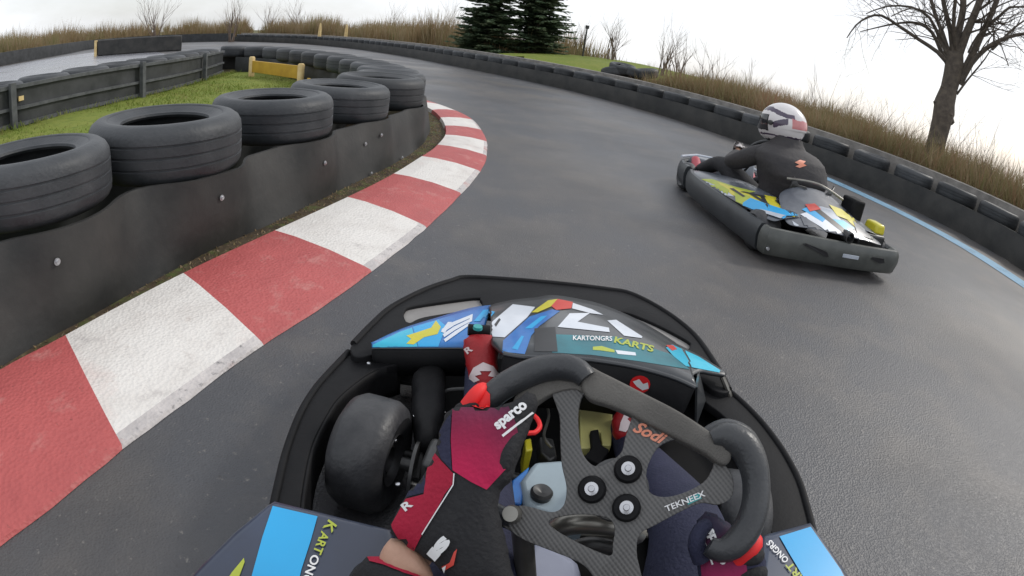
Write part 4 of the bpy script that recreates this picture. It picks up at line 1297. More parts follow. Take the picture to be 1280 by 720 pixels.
# side pods
def pod(px, z, zb, m=M['navy_body']):
    P = [at(a, b, z) for a, b in px]; n = len(P)
    c_ = sum(P, Vector()) / n
    V, F_ = [], []
    prof = [(.0, .0), (.012, -.004), (.022, -.016), (.03, -.04), (.02, zb - z)]
    top = [p.lerp(c_, .03) for p in P]
    V += [tuple(p) for p in top]
    F_.append(tuple(range(n)))
    for k_, (o_, dz) in enumerate(prof):
        V += [tuple(p + (p - c_).normalized() * o_ + Vector((0, 0, dz))) for p in P]
        b0, b1 = k_ * n, (k_ + 1) * n
        F_ += [(b0 + i, b0 + (i + 1) % n, b1 + (i + 1) % n, b1 + i) for i in range(n)]
    mb = MB(); mb.add(V, F_); o = mb.build('side_pod', m, angle=50); keep(o, kart); return o
lp_ = pod([(336, 636), (344, 631), (398, 645), (440, 655), (482, 664), (484, 690), (500, 800), (470, 900), (120, 860), (200, 770), (262, 705), (300, 668)], .34, .06)
rp_ = pod([(962, 674), (972, 670), (1014, 657), (1022, 668), (1050, 710), (1090, 780), (1120, 860), (940, 900), (950, 760)], .34, .06)
tl_, tr_ = bvh_of([lp_]), bvh_of([rp_])
decal('sticker', [(341, 633), (397, 646), (388, 678), (377, 712), (366, 760), (304, 760), (316, 716), (328, 672)], tl_, M['cyan'], kart, 8)
decal('sticker', [(305, 698), (306, 703), (294, 735), (278, 735), (290, 716)], tl_, M['lime'], kart, 6)
decal('sticker', [(974, 671), (1013, 659), (1050, 712), (1080, 770), (1035, 770), (1004, 722), (986, 692)], tr_, M['cyan'], kart, 8)
decal('sticker', [(1042, 694), (1052, 702), (1072, 735), (1056, 722)], tr_, M['lime'], kart, 6)
text_px('ART', (402, 664), (391, 691), 11, tl_, M['lime'], kart, .02)
text_px('ONGRS', (390, 693), (370, 745), 11, tl_, M['print_white'], kart, .02)
text_px('K', (411, 650), (403, 661), 13, tl_, M['lime'], kart, .02)

text_px('KART', (1014, 735), (988, 702), 9, tr_, M['lime'], kart, .02)
text_px('ONGRS', (986, 700), (963, 675), 8, tr_, M['print_white'], kart, .02)


# tank, pedals and what shows between the spokes
def block(name, px, z, dz, m, bev=.012):
    P = [at(a, b, z) for a, b in px]; n = len(P)
    V = [tuple(p) for p in P] + [(p.x, p.y, z - dz) for p in P]
    mb = MB(); mb.add(V, [tuple(range(n)), tuple(range(n, 2 * n))[::-1]] + [(i, (i + 1) % n, n + (i + 1) % n, n + i) for i in range(n)])
    o = mb.build(name, m, smooth=True, angle=30, bevel=bev); keep(o, kart); return o
tank = block('fuel_tank', [(650, 600), (668, 576), (700, 574), (732, 580), (738, 640), (700, 650), (656, 632)], .27, .2, M['tank'])
blk = block('fuel_tank_label', [(640, 600), (662, 582), (652, 630), (636, 628)], .262, .12, M['blue'], .004)
block('seat_tank', [(664, 672), (700, 684), (728, 700), (735, 790), (640, 790), (650, 700)], .30, .2, M['tank2'], .02)
q = at(676, 620, .27); lathe_obj('tank_cap', [(0, .0), (.022, 0), (.024, .012), (.019, .018), (.012, .016), (.0, .01)], Matrix.Translation(q), M['darksteel'], tank)
block('pedal_plate', [(724, 503), (733, 501), (740, 507), (744, 513), (752, 513), (757, 506), (765, 505), (766, 530), (764, 557), (753, 556), (751, 540), (744, 536), (738, 540), (740, 560), (726, 560)], .17, .03, M['pad_yellow'], .003)
block('pedal_bracket', [(738, 538), (748, 536), (752, 556), (762, 562), (750, 580), (730, 570), (740, 560)], .185, .03, M['floor'], .003)
px_tube('hose', [(655, 520, .3), (668, 520, .3), (675, 532, .3), (668, 541, .3), (655, 541, .3)], .006, M['bright_red'], kart, 8)
block('fluid_bottle', [(656, 549), (664, 547), (666, 562), (657, 564)], .2, .08, M['yellow'], .004)
px_tube('cable', [(682, 500, .2), (686, 520, .2), (680, 545, .2), (690, 560, .2)], .004, M['steel'], kart, 8)
block('brake_pump', [(674, 545), (692, 548), (697, 570), (688, 576), (676, 566)], .16, .06, M['darksteel'], .006)
px_tube('brake_pedal', [(598, 470, .17), (598, 425, .30), (598, 410, .36)], .008, M['darksteel'], kart, 8)
px_tube('pedal_pad', [(585, 412, .37), (612, 414, .37)], .016, M['bumper'], kart, 10)
lathe_obj('pedal_cap', [(0, .008), (.012, .008), (.013, .0), (0, 0)], Matrix.Translation(at(597, 411, .388)), M['teal2'], kart, 14)
px_tube('throttle_pedal', [(790, 520, .17), (788, 490, .28), (787, 478, .33)], .008, M['darksteel'], kart, 8)
# seat hidden below the frame
mb = MB(); sh = []
for k_ in range(13):
    a = PI * (k_ / 12); sh.append((math.cos(a), math.sin(a)))
prof_ = [(.36, .10, .15, .05), (.2, .07, .2, .12), (0, .06, .21, .2), (-.2, .09, .22, .34), (-.32, .3, .22, .40), (-.38, .52, .2, .3), (-.42, .66, .15, .1)]
V, F_ = [], []
for ly, zb_, hw, hgt in prof_:
    for k_ in range(13):
        a = PI + PI * k_ / 12
        V.append(tuple(K(hw * math.cos(a), ly - .02, zb_ + hgt * (1 + math.sin(a)) * .9)))
F_ = [(r * 13 + i, r * 13 + i + 1, (r + 1) * 13 + i + 1, (r + 1) * 13 + i) for r in range(len(prof_) - 1) for i in range(12)]
mb.add(V, F_); o = mb.build('seat', M['seat_shell']); s = o.modifiers.new('t', 'SOLIDIFY'); s.thickness = .012; keep(o, kart)
for s_ in (-1, 1): kart_wheel(kart, K(s_ * .55, -.12 + -.02, .145), (math.cos(KA), math.sin(KA), 0), .145, .2)

# ------------------------------------------------------------------ steering wheel
WD = .71
WP = EYE + ray(770, 612) * WD
WN = (-(ray(770, 612)) + Vector((0, .10, 0))).normalized()
def W(px, py, h=0.0): return at_plane(px, py, WP, WN) + WN * h
hub_c = W(771, 611)
plate_out = [(690, 486), (712, 478), (730, 482), (742, 494), (760, 500), (790, 512), (830, 528), (870, 552), (898, 574), (912, 588), (917, 604), (914, 622), (898, 631), (876, 629), (850, 640), (820, 656), (800, 668), (796, 690), (801, 716), (806, 745), (760, 745), (735, 712), (717, 700), (690, 689), (655, 675), (638, 664), (622, 652), (630, 636), (650, 632), (664, 634), (690, 640), (704, 632), (708, 610), (702, 580), (700, 548), (699, 520)]
hA = [(729, 494), (742, 490), (760, 496), (788, 512), (790, 520), (782, 545), (776, 566), (757, 580), (742, 582), (729, 568), (724, 545), (723, 515)]
hB = [(822, 560), (840, 550), (856, 549), (872, 553), (890, 566), (893, 578), (884, 598), (868, 610), (845, 619), (826, 621), (812, 615), (808, 600), (810, 582)]
hC = [(686, 652), (700, 646), (730, 643), (760, 648), (768, 660), (766, 680), (764, 694), (748, 690), (718, 676), (694, 662)]
hD = [(650, 640), (651, 641), (652, 642), (651, 642), (650, 641)]
wheel = slab('steering_wheel', plate_out, WP, WN, .004, M['carbon'], kart, [hA, hB, hC], bevel=.0012)
def wtube(name, pts, r, m, h=0.0, closed=False, n=16, sq=None):
    P = catmull([tuple(W(a, b, h + (c if len(q_) > 2 else 0))) for q_ in pts for a, b, c in [tuple(q_) + (0,) * (3 - len(q_))]], .006)
    if isinstance(r, (list, tuple)):
        N_ = len(P); rr = []
        for i in range(N_):
            f = i / (N_ - 1) * (len(r) - 1); j = min(len(r) - 2, int(f)); rr.append(r[j] + (r[j + 1] - r[j]) * (f - j))
    else: rr = r
    mb = MB(); mb.tube(P, rr, n, sq=sq); o = mb.build(name, m); keep(o, wheel); return o
# flat topped suede rim bar with bevelled edges
slab('rim_bar', [(736, 458), (752, 464), (800, 488), (850, 514), (895, 544), (914, 562), (912, 578), (900, 580), (880, 566), (850, 550), (790, 519), (760, 506), (735, 497), (726, 478)], WP + WN * .012, WN, .016, M['suede'], wheel, bevel=.005)
slab('rim_bar', [(648, 490), (690, 472), (728, 474), (730, 490), (716, 486), (690, 492), (668, 506), (650, 520), (640, 512)], WP + WN * .004, WN, .012, M['suede'], wheel, bevel=.003)
wtube('grip', [(600, 520), (612, 502), (630, 486), (655, 472), (680, 463), (705, 461), (725, 467), (734, 476)], [.012, .017, .018, .0185, .0185, .018, .0175, .014], M['grip'], .008, n=20)
wtube('grip', [(604, 500, -.005), (588, 530, -.012), (584, 570, -.014), (592, 605, -.01), (604, 628, -.004), (622, 641, 0), (640, 648, 0)], [.014, .016, .016, .015, .013, .012, .011], M['grip'], .002, n=20)
wtube('grip', [(888, 550), (905, 546), (926, 556), (939, 578), (944, 605), (942, 635), (932, 662), (915, 682), (898, 688), (885, 682)], [.010, .019, .0205, .0195, .018, .018, .0185, .019, .018, .012], M['grip'], .006, n=20)
wtube('grip', [(880, 545, -.01), (905, 538, -.006), (930, 545, -.01), (950, 572, -.016), (956, 600, -.02)], [.010, .018, .018, .015, .008], M['grip'], -.006, n=16)
lathe_obj('grip_collar', [(0, .014), (.010, .014), (.012, .004), (.012, -.012), (0, -.012)], Matrix.Translation(W(641, 643, .004)) @ WN.to_track_quat('Z', 'Y').to_matrix().to_4x4(), M['steel'], wheel, 18)
QN = WN.to_track_quat('Z', 'Y').to_matrix().to_4x4()
for (a, b) in ((785, 587), (740, 612), (783, 635)):
    c_ = W(a, b)
    lathe_obj('bolt', [(0, .0175), (.0035, .0175), (.0045, .0155), (.0085, .0150), (.0088, .013), (.0088, .008)], Matrix.Translation(c_) @ QN, M['bolt_cap'], wheel, 20)
    lathe_obj('washer', [(.0085, .010), (.015, .0095), (.0175, .006), (.018, .001), (.012, .0005)], Matrix.Translation(c_) @ QN, M['bumper'], wheel, 24)
lathe_obj('hub', [(0, -.002), (.040, -.004), (.042, -.03), (.028, -.05), (0, -.055)], Matrix.Translation(hub_c) @ QN, M['darksteel'], wheel, 30)
# column with its support
col_a, col_b = hub_c - WN * .05, Vector((.26, 1.05, .16))
mb = MB(); mb.tube([col_a, col_a.lerp(col_b, .5), col_b], .011, 14); keep(mb.build('steering_column', M['darksteel']), kart)
P = catmull([tuple(W(676, 668, -.10)), tuple(W(700, 655, -.075)), tuple(W(730, 652, -.07)), tuple(W(770, 656, -.08)), tuple(W(800, 668, -.12))], .008)
mb = MB(); mb.tube(P, .016, 16); keep(mb.build('column_support', M['steel']), kart)
P = catmull([tuple(W(700, 690, -.12)), tuple(W(735, 682, -.10)), tuple(W(775, 690, -.10))], .008)
mb = MB(); mb.tube(P, .011, 16); keep(mb.build('column_support', M['darksteel']), kart)
mb = MB(); mb.tube([W(642, 655, -.06), W(638, 690, -.10), W(634, 760, -.16)], .0155, 16); keep(mb.build('column_support', M['steel']), kart)
mb = MB(); mb.tube([W(592, 628, -.035), W(612, 642, -.04), W(640, 652, -.05)], .014, 16); keep(mb.build('column_support', M['darksteel']), kart)
tw_ = bvh_of([wheel])
text_px('TEKNEEX', (833, 640), (882, 620), 7.5, tw_, M['print_white'], wheel, .015, lift=.0022)
decal('sticker', [(858, 624), (874, 616), (877, 623), (860, 631)], tw_, M['teal2'], wheel, 4, .0009)
text_px('Sodi', (790, 539), (829, 557), 15, tw_, M['orange'], wheel, .03, .4, lift=.001)
slab('trim_line', [(806, 506.5), (830, 520), (850, 531.5), (849.3, 533), (829.3, 521.5), (805.3, 508)][::1], WP + WN * .0295, WN, .0006, M['suede'], wheel)
# groove between suede bar and carbon plate is real: the bar stands 12 mm proud

# ================================================================== the driver (own body)
me_ = empty('person', (.1, -.05, .12), 0, 'driver in navy and red race suit with gloves gripping the carbon wheel in the foreground', 'person')
bpy.context.view_layer.update()
Z = Vector
LW, RW = W(508, 712, -.008), W(908, 770, -.07)
LE, RE = Z((-.30, .10, .52)), Z((.52, .12, .52))
lk, rk = at(590, 668, .42), at(868, 668, .40)
la, ra = at(604, 530, .23), at(790, 562, .16)
J = dict(hip=(Z((.12, -.10, .22)), .15), belly=(Z((.11, -.13, .38)), .14), chest=(Z((.09, -.13, .58)), .15), ub=(Z((.06, -.14, .74)), .12), neck=(Z((.02, -.13, .86)), .06), head=(Z((.0, -.17, .97)), .075), crown=(Z((.0, -.17, 1.05)), .07),
         ls=(Z((-.13, -.12, .76)), .065), le=(LE, .045), lwr=(LW, .030), lha=(W(560, 640, -.004), .026), rs=(Z((.25, -.14, .74)), .065), re=(RE, .045), rwr=(RW, .03), rha=(W(905, 700, -.05), .02),
         lh=(Z((.02, -.02, .24)), .10), lkn=(lk, .062), lan=(la, .04), lto=(at(601, 445, .27), .03), rh=(Z((.22, -.03, .24)), .10), rkn=(rk, .062), ran=(ra, .04), rto=(at(779, 520, .19), .03))
E_ = [('hip', 'belly'), ('belly', 'chest'), ('chest', 'ub'), ('ub', 'neck'), ('neck', 'head'), ('head', 'crown'), ('ub', 'ls'), ('ls', 'le'), ('le', 'lwr'), ('lwr', 'lha'), ('ub', 'rs'), ('rs', 're'), ('re', 'rwr'), ('rwr', 'rha'),
      ('hip', 'lh'), ('lh', 'lkn'), ('lkn', 'lan'), ('lan', 'lto'), ('hip', 'rh'), ('rh', 'rkn'), ('rkn', 'ran'), ('ran', 'rto')]
body = skin_body('body', {k: (c, r * (.72 if k not in ('neck', 'head', 'crown') else 1)) for k, (c, r) in J.items()}, E_, M['skin'], me_)
JS = {k: (c, (r + .016)) for k, (c, r) in J.items() if k not in ('neck', 'head', 'crown', 'lha', 'rha', 'lwr', 'rwr', 'le', 'ls', 're', 'rs')}
nk = Z((.04, -.135, .81)); JS['collar'] = (nk, .075)
ES = [(a, b) for a, b in E_ if a in JS and b in JS] + [('ub', 'collar')]
for k in ('ls', 'le'): JS[k] = (J[k][0], J[k][1] + .014)
JS['cl'] = (LE.lerp(LW, .45) - Z((0, 0, .02)), .046); JS['lsl'] = (LE.lerp(LW, .72) - Z((0, 0, .02)), .036)
for k in ('rs', 're'): JS[k] = (J[k][0], J[k][1] + .014)
JS['rsl'] = (RE.lerp(RW, .97), .04)
ES += [('ub', 'ls'), ('ls', 'le'), ('le', 'cl'), ('cl', 'lsl'), ('ub', 'rs'), ('rs', 're'), ('re', 'rsl')]
suit = skin_body('racing_suit', JS, ES, M['suit_navy'], me_)
# helmet behind the eye
hc = Z((0, -.185, 1.03))
mb = MB(); 
V, F_ = [], []
for i in range(25):
    th = PI * i / 24
    for j in range(40):
        ph = 2 * PI * j / 40
        x, y, z = math.sin(th) * math.cos(ph) * .128, math.sin(th) * math.sin(ph) * .155, math.cos(th) * .15
        if z < -.05 and y > 0: y *= 1.1
        V.append(tuple(hc + Z((x, y, max(z, -.135)))))
F_ = [(i * 40 + j, i * 40 + (j + 1) % 40, (i + 1) * 40 + (j + 1) % 40, (i + 1) * 40 + j) for i in range(24) for j in range(40)]
mb.add(V, F_); keep(mb.build('helmet', M['black_vinyl']), me_)

# left glove: back of the hand, cuff, and five fingers closed on the grip
gl = inflate('glove', [(545, 548), (551, 524), (560, 510), (576, 503), (596, 506), (618, 508), (640, 499), (660, 487), (672, 489), (675, 503), (668, 528), (657, 556), (647, 586), (640, 606), (626, 616), (624, 632), (633, 664), (640, 700), (650, 740), (575, 740), (540, 706), (515, 690), (484, 668), (492, 640), (508, 613), (528, 594), (540, 570)],
             W(600, 590, .028), WN, .022, .026, 38, M['suit_black'], me_, 6)
def fin(px, r, m=M['suit_black'], parent=None, name='finger'):
    P = catmull([tuple(W(a, b, h)) for a, b, h in px], .005); n = len(P)
    rr = [r * (1.05 - .25 * i / (n - 1)) for i in range(n)]
    mb = MB(); rr[-1] *= .5; mb.tube(P, rr, 12); o = mb.build(name, m); keep(o, parent); return o
for k_, (x_, y_) in enumerate([(600, 520), (588, 543), (580, 566), (578, 588)]):
    fin([(x_, y_, .03), (x_ - 18 + k_, y_ - 4, .016), (x_ - 24 + k_, y_ - 6, -.012), (x_ - 10, y_ - 4, -.036), (x_ + 12, y_ - 2, -.034), (x_ + 22, y_, -.018)], .0105 - (k_ == 3) * .0015, parent=gl)
fin([(628, 600, .03), (640, 575, .038), (652, 548, .034), (662, 522, .026), (666, 505, .018)], .0125, parent=gl)     # thumb along the inside of the rim
tg = bvh_of([gl])
grad = dyed('glove_gradient', tuple(W(628, 505)), tuple(W(592, 605)), (.026, .018, .042), (.48, .014, .075))
o = decal('glove_panel', [(566, 512), (578, 505), (598, 508), (618, 511), (634, 503), (645, 530), (650, 556), (634, 584), (608, 612), (588, 602), (566, 588), (564, 550)], tg, grad, gl, 5, .0012)
decal('glove_panel', [(545, 552), (551, 525), (560, 511), (565, 512), (563, 550), (565, 588), (552, 574)], tg, M['suit_navy'], gl, 5, .0012)
decal('glove_panel', [(541, 562), (552, 576), (567, 592), (567, 604), (556, 618), (545, 640), (528, 668), (518, 688), (486, 668), (490, 656), (508, 624), (530, 618), (534, 590)], tg, M['suit_red'], gl, 5, .0012)
decal('glove_panel', [(494, 642), (508, 614), (530, 594), (533, 600), (530, 616), (508, 622), (492, 650)], tg, M['suit_navy'], gl, 5, .0012)
for a, b in (((568, 592), (567, 606)), ((567, 606), (548, 636)), ((548, 636), (528, 668)), ((542, 560), (549, 527)), ((549, 527), (563, 511))):
    a, b = Vector(a), Vector(b); nn = Vector((b.y - a.y, a.x - b.x)).normalized() * .7
    decal('piping', [tuple(a + nn), tuple(b + nn), tuple(b - nn), tuple(a - nn)], tg, M['print_white'], gl, 4, .002)
text_px('sparco', (625, 541), (662, 512), 13, tg, M['print_white'], gl, .045, lift=.002)
decal('sticker', [(627, 544), (664, 514.5), (666, 516), (629, 546.5)], tg, M['print_white'], gl, 4, .002)
text_px('sparco', (547, 540), (566, 508), 7, tg, M['print_white'], gl, .03, lift=.002)
text_px('IS', (547, 700), (567, 678), 15, tg, M['print_white'], gl, .09, lift=.006)
decal('sticker', [(553, 708), (563, 703), (568, 690), (572, 686), (568, 706), (558, 712)], tg, M['red'], gl, 4, .002)
decal('sticker', [(549, 712), (559, 706), (556, 720)], tg, M['print_white'], gl, 4, .0028)
text_px('R', (508, 640), (518, 632), 10, tg, M['print_white'], gl, .03, lift=.002)
decal('glove_panel', [(597, 489), (606, 486), (613, 493), (612, 508), (604, 513), (590, 509)], bvh_of([gl, wheel] + [c for c in wheel.children if c.name.startswith('grip')]), M['bright_red'], gl, 4, .002)
fin([(590, 512, .022), (600, 500, .026), (606, 492, .02), (606, 486, .0)], .0105, M['bright_red'], gl)
# wrist skin and sleeve end: the arm mesh itself passes here; sleeve hem
hem = inflate('sleeve', [(455, 690), (480, 690), (508, 700), (535, 712), (550, 735), (540, 800), (400, 800), (420, 740)], W(500, 730, .018), WN, .03, .03, 30, M['suit_black'], me_, 8)
th_ = bvh_of([hem])
decal('cuff', [(456, 692), (480, 690), (508, 700), (536, 713), (534, 726), (504, 716), (478, 706), (462, 702)], th_, M['suit_red'], hem, 5, .0015)
wrist = inflate('wrist', [(474, 682), (488, 668), (510, 672), (530, 688), (542, 706), (545, 730), (500, 730), (470, 712)], W(505, 700, .020), WN, .020, .02, 24, M['skin'], me_, 7)
# right glove, mostly below and behind the right grip
gr = inflate('glove', [(868, 650), (880, 636), (896, 640), (915, 655), (935, 668), (950, 672), (958, 690), (962, 720), (965, 780), (870, 790), (872, 730), (866, 690)], W(915, 700, -.034), WN, .022, .02, 30, M['suit_navy'], me_, 6)
tgr = bvh_of([gr])
g2 = dyed('glove_gradient_right', tuple(W(905, 660)), tuple(W(925, 760)), (.028, .022, .048), (.36, .012, .09))
decal('glove_panel', [(882, 640), (896, 644), (918, 660), (930, 690), (938, 740), (935, 770), (882, 770), (876, 700), (870, 660)], tgr, g2, gr, 6, .0012)
text_px('sparco', (881, 664), (898, 708), 11, tgr, M['print_white'], gr, .045, lift=.002)
decal('sticker', [(877, 668), (879, 667), (892, 705), (890, 706)], tgr, M['print_white'], gr, 4, .002)
fin([(925, 700, -.02), (936, 690, -.012), (946, 680, -.012), (948, 672, -.03)], .0125, M['bright_red'], gr)
for k_, (x_, y_) in enumerate([(948, 700), (952, 722), (950, 744)]):
    fin([(x_ - 20, y_, -.02), (x_, y_ - 3, -.016), (x_ + 6, y_ - 8, -.04), (x_ - 6, y_ - 14, -.055)], .0105, parent=gr)
fin([(880, 700, -.02), (872, 680, -.01), (878, 662, -.012), (890, 655, -.02)], .012, M['suit_navy'], gr)
# knee and shin cloth folds shown through the wheel are the suit mesh; shoes
def shoe(px, p0, label=None):
    o = inflate('shoe', px, p0, (WN + Z((0, -.2, .2))).normalized(), .035, .04, 26, M['shoe_red'], me_, 5); return o
s1 = shoe([(577, 440), (576, 425), (586, 416), (602, 414), (618, 416), (626, 428), (624, 448), (626, 470), (622, 486), (610, 494), (594, 492), (584, 476)], at(602, 455, .31))
ts = bvh_of([s1])
decal('shoe_pattern', [(588, 487), (587, 470), (592, 460), (604, 453), (616, 458), (622, 466), (626, 478), (622, 486), (616, 484), (620, 478), (612, 478), (618, 472), (610, 470), (614, 464), (600, 464), (602, 468), (594, 470), (600, 475), (593, 478), (600, 482), (594, 488)], ts, M['shoe_white'], s1, 3, .002)
text_px('R', (585, 443), (592, 438), 8, ts, M['shoe_white'], s1, .03)
inflate('ankle_cuff', [(588, 494), (600, 486), (612, 488), (617, 500), (614, 512), (598, 516), (586, 508)], at(602, 500, .30), WN, .02, .03, 12, M['bright_red'], me_, 4)
s2 = shoe([(764, 548), (762, 526), (768, 508), (780, 496), (794, 500), (800, 520), (794, 545), (780, 560)], at(780, 528, .22))
ts2 = bvh_of([s2])
decal('shoe_pattern', [(776, 528), (782, 514), (790, 510), (788, 520), (784, 524), (790, 530), (782, 540), (774, 538)], ts2, M['shoe_white'], s2, 3, .002)
# ================================================================== the other kart
M['bumper_grey'] = mat('bumper_worn', (.06, .064, .060), (.10, .105, .097), rough=.38, scale=5, detail=8, rvar=.12, bump=.15, bscale=40)
M['pod_grey'] = mat('pod_worn', (.028, .032, .036), (.05, .055, .06), rough=.42, scale=5, rvar=.12)
M['silver'] = mat('silver_vinyl', (.42, .46, .52), (.55, .58, .64), rough=.3, scale=9, coat=.2)
M['grey_vinyl'] = mat('grey_vinyl', (.07, .08, .10), (.12, .13, .15), rough=.35, scale=9, coat=.2)
M['jacket'] = mat('jacket', (.030, .028, .030), (.050, .045, .046), rough=.75, scale=5, bump=.5, bscale=40)
M['trousers'] = mat('trousers', (.012, .012, .014), (.025, .024, .028), rough=.8, scale=5, bump=.4, bscale=40)
M['pink_shoe'] = mat('pink_shoe', (.55, .12, .15), (.45, .09, .11), rough=.6, scale=8)
M['glove_bw'] = mat('glove_bw', (.5, .46, .46), (.05, .05, .05), rough=.6, scale=30, lo=.48, hi=.52)
M['helmet_white'] = mat('helmet_white', (.74, .71, .70), (.66, .62, .62), rough=.25, scale=8, coat=.5)
M['helmet_plum'] = mat('helmet_plum', (.06, .045, .08), (.09, .06, .10), rough=.25, scale=8, coat=.5)
M['helmet_pink'] = mat('helmet_pink', (.62, .25, .24), (.55, .18, .19), rough=.3, scale=18, coat=.4)
M['visor'] = mat('visor', (.02, .02, .024), (.03, .03, .035), rough=.12, scale=3, coat=.6)

K2A = math.radians(8.0)
k2 = empty('go_kart', (2.37, 3.60, 0), K2A, 'yellow and blue racing kart with scuffed grey rear bumper ahead on the right', 'kart')
k2.scale = (1, 1.10, 1.08)
bpy.context.view_layer.update()
def poly_prism(name, pts, z0_, z1_, m, parent, bev=.02, taper=0.0, seg=3):
    n = len(pts); c_ = Vector((sum(p[0] for p in pts) / n, sum(p[1] for p in pts) / n, 0))
    V = [(p[0], p[1], z0_) for p in pts] + [(c_.x + (p[0] - c_.x) * (1 - taper), c_.y + (p[1] - c_.y) * (1 - taper), z1_) for p in pts]
    mb = MB(); mb.add(V, [tuple(range(n))[::-1], tuple(range(n, 2 * n))] + [(i, (i + 1) % n, n + (i + 1) % n, n + i) for i in range(n)])
    o = mb.build(name, m, parent, angle=35)
    if bev:
        b = o.modifiers.new('b', 'BEVEL'); b.width = bev; b.segments = seg; b.limit_method = 'ANGLE'; b.angle_limit = math.radians(30)
    return o
def wall_strip(name, path, zt, zb, th, m, parent, bulge=.02, top_in=.02):
    P = catmull(path, .05); n = len(P); V = []
    prof = [(top_in + th, zt - .02), (top_in + th * .5, zt), (top_in, zt - .004), (.004, zt - .03), (bulge * -.2, zt - .07), (-.004, (zt + zb) / 2), (.012, zb + .02), (.03, zb), (.03 + th, zb)]
    for p_, t in [(P[i], (P[min(i + 1, n - 1)] - P[max(i - 1, 0)]).normalized()) for i in range(n)]:
        nn = Vector((t.y, -t.x, 0))
        for o_, z in prof: V.append(tuple(p_ - nn * o_ + Vector((0, 0, z))))
    m_ = len(prof)
    mb = MB(); mb.add(V, [(i * m_ + j, (i + 1) * m_ + j, (i + 1) * m_ + (j + 1) % m_, i * m_ + (j + 1) % m_) for i in range(n - 1) for j in range(m_)] + [tuple(range(m_))[::-1], tuple((n - 1) * m_ + j for j in range(m_))])
    return mb.build(name, m, parent, angle=40)
# rear bumper (faces us): path from right to left with the outside on the right of travel
rb = wall_strip('rear_bumper', [(-.70, .10), (-.69, .03), (-.62, .0), (-.2, -.03), (.2, -.03), (.60, .0), (.68, .03), (.70, .12)], .235, .05, .05, M['bumper_grey'], k2)
for x0, x1, z, s in ((-.40, -.14, .165, -.02), (.30, .46, .15, .02)):      # moulded slots
    mb = MB(); mb.add([(x0, -.036, z + .012), (x0 + .02, -.036, z + .025), (x1 - .03, -.038, z + s + .012), (x1, -.036, z + s - .02), (x1 - .02, -.036, z + s - .025), (x0 + .10, -.038, z - .01)], [(0, 1, 2, 3, 4, 5)])
    o = mb.build('slot', M['black_vinyl'], rb, smooth=False); s_ = o.modifiers.new('t', 'SOLIDIFY'); s_.thickness = .01; s_.offset = 0
mb = MB(); mb.box((.08, -.036, .15), (.17, .008, .028)); mb.build('sticker', M['silver'], rb, bevel=.003)
mb = MB(); mb.lathe([(0, .01), (.012, .01), (.014, 0)], 10, None, Matrix.Translation((-.66, .01, .10)) @ Matrix.Rotation(PI / 2, 4, 'X'), False); mb.build('bolt', M['bolt_cap'], rb)
# side bumpers
for s in (-1, 1):
    path = [(s * .70, .13), (s * .715, .5), (s * .71, 1.1), (s * .67, 1.45), (s * .60, 1.66)]
    if s < 0: path = path[::-1]
    wall_strip('side_bumper', path, .235, .045, .05, M['pod_grey'], k2)
# nose bumper
wall_strip('front_bumper', [(.61, 1.70), (.56, 1.98), (.38, 2.24), (.1, 2.34), (-.1, 2.34), (-.38, 2.24), (-.56, 1.98), (-.61, 1.70)], .25, .05, .05, M['pod_grey'], k2)
mb = MB(); mb.tube([(.5, 2.08, .27), (.25, 2.24, .285), (-.25, 2.24, .285), (-.5, 2.08, .27)], .014, 8); mb.build('bumper_lip', M['silver'], k2)
poly_prism('floor_tray', [(-.3, .3), (.3, .3), (.3, 1.9), (.15, 2.1), (-.15, 2.1), (-.3, 1.9)], .035, .05, M['floor'], k2, 0)
# nose cover and steering fairing
poly_prism('nose_cover', [(-.45, 2.12), (-.3, 2.2), (.3, 2.2), (.45, 2.12), (.3, 1.95), (.18, 1.8), (-.18, 1.8), (-.3, 1.95)], .12, .29, M['grey_vinyl'], k2, .03, .12)
poly_prism('steering_fairing', [(-.16, 1.72), (.16, 1.72), (.12, 1.6), (-.12, 1.6)], .2, .47, M['white'], k2, .02, .2)
# side pod covers with their livery, rising from the bumper to the seat
def cover2(name, rows, m, parent, th=.008):
    nr, nc = len(rows), len(rows[0]); V = [p for r in rows for p in r]
    mb = MB(); mb.add(V, [(i * nc + j, i * nc + j + 1, (i + 1) * nc + j + 1, (i + 1) * nc + j) for i in range(nr - 1) for j in range(nc - 1)])
    o = mb.build(name, m, parent, angle=60, subsurf=0); s_ = o.modifiers.new('t', 'SOLIDIFY'); s_.thickness = th; s_.offset = -1
    s_ = o.modifiers.new('u', 'SUBSURF'); s_.levels = s_.render_levels = 2; return o
pods = []
for s in (-1, 1):
    rows = [[(s * .60, .10, .25), (s * .54, .11, .28), (s * .46, .12, .30), (s * .36, .13, .32), (s * .30, .14, .30)],
            [(s * .64, .35, .245), (s * .57, .35, .29), (s * .46, .35, .335), (s * .33, .35, .35), (s * .27, .35, .30)],
            [(s * .68, .75, .235), (s * .60, .75, .30), (s * .48, .75, .35), (s * .33, .75, .36), (s * .26, .75, .29)],
            [(s * .67, 1.15, .235), (s * .59, 1.15, .285), (s * .48, 1.15, .32), (s * .34, 1.15, .32), (s * .27, 1.15, .25)],
            [(s * .63, 1.5, .225), (s * .57, 1.5, .25), (s * .48, 1.5, .265), (s * .36, 1.5, .26), (s * .30, 1.5, .2)],
            [(s * .60, 1.66, .215), (s * .56, 1.66, .225), (s * .50, 1.66, .23), (s * .42, 1.66, .23), (s * .36, 1.66, .2)]]
    pods.append(cover2('side_pod', rows, M['grey_vinyl'], k2))
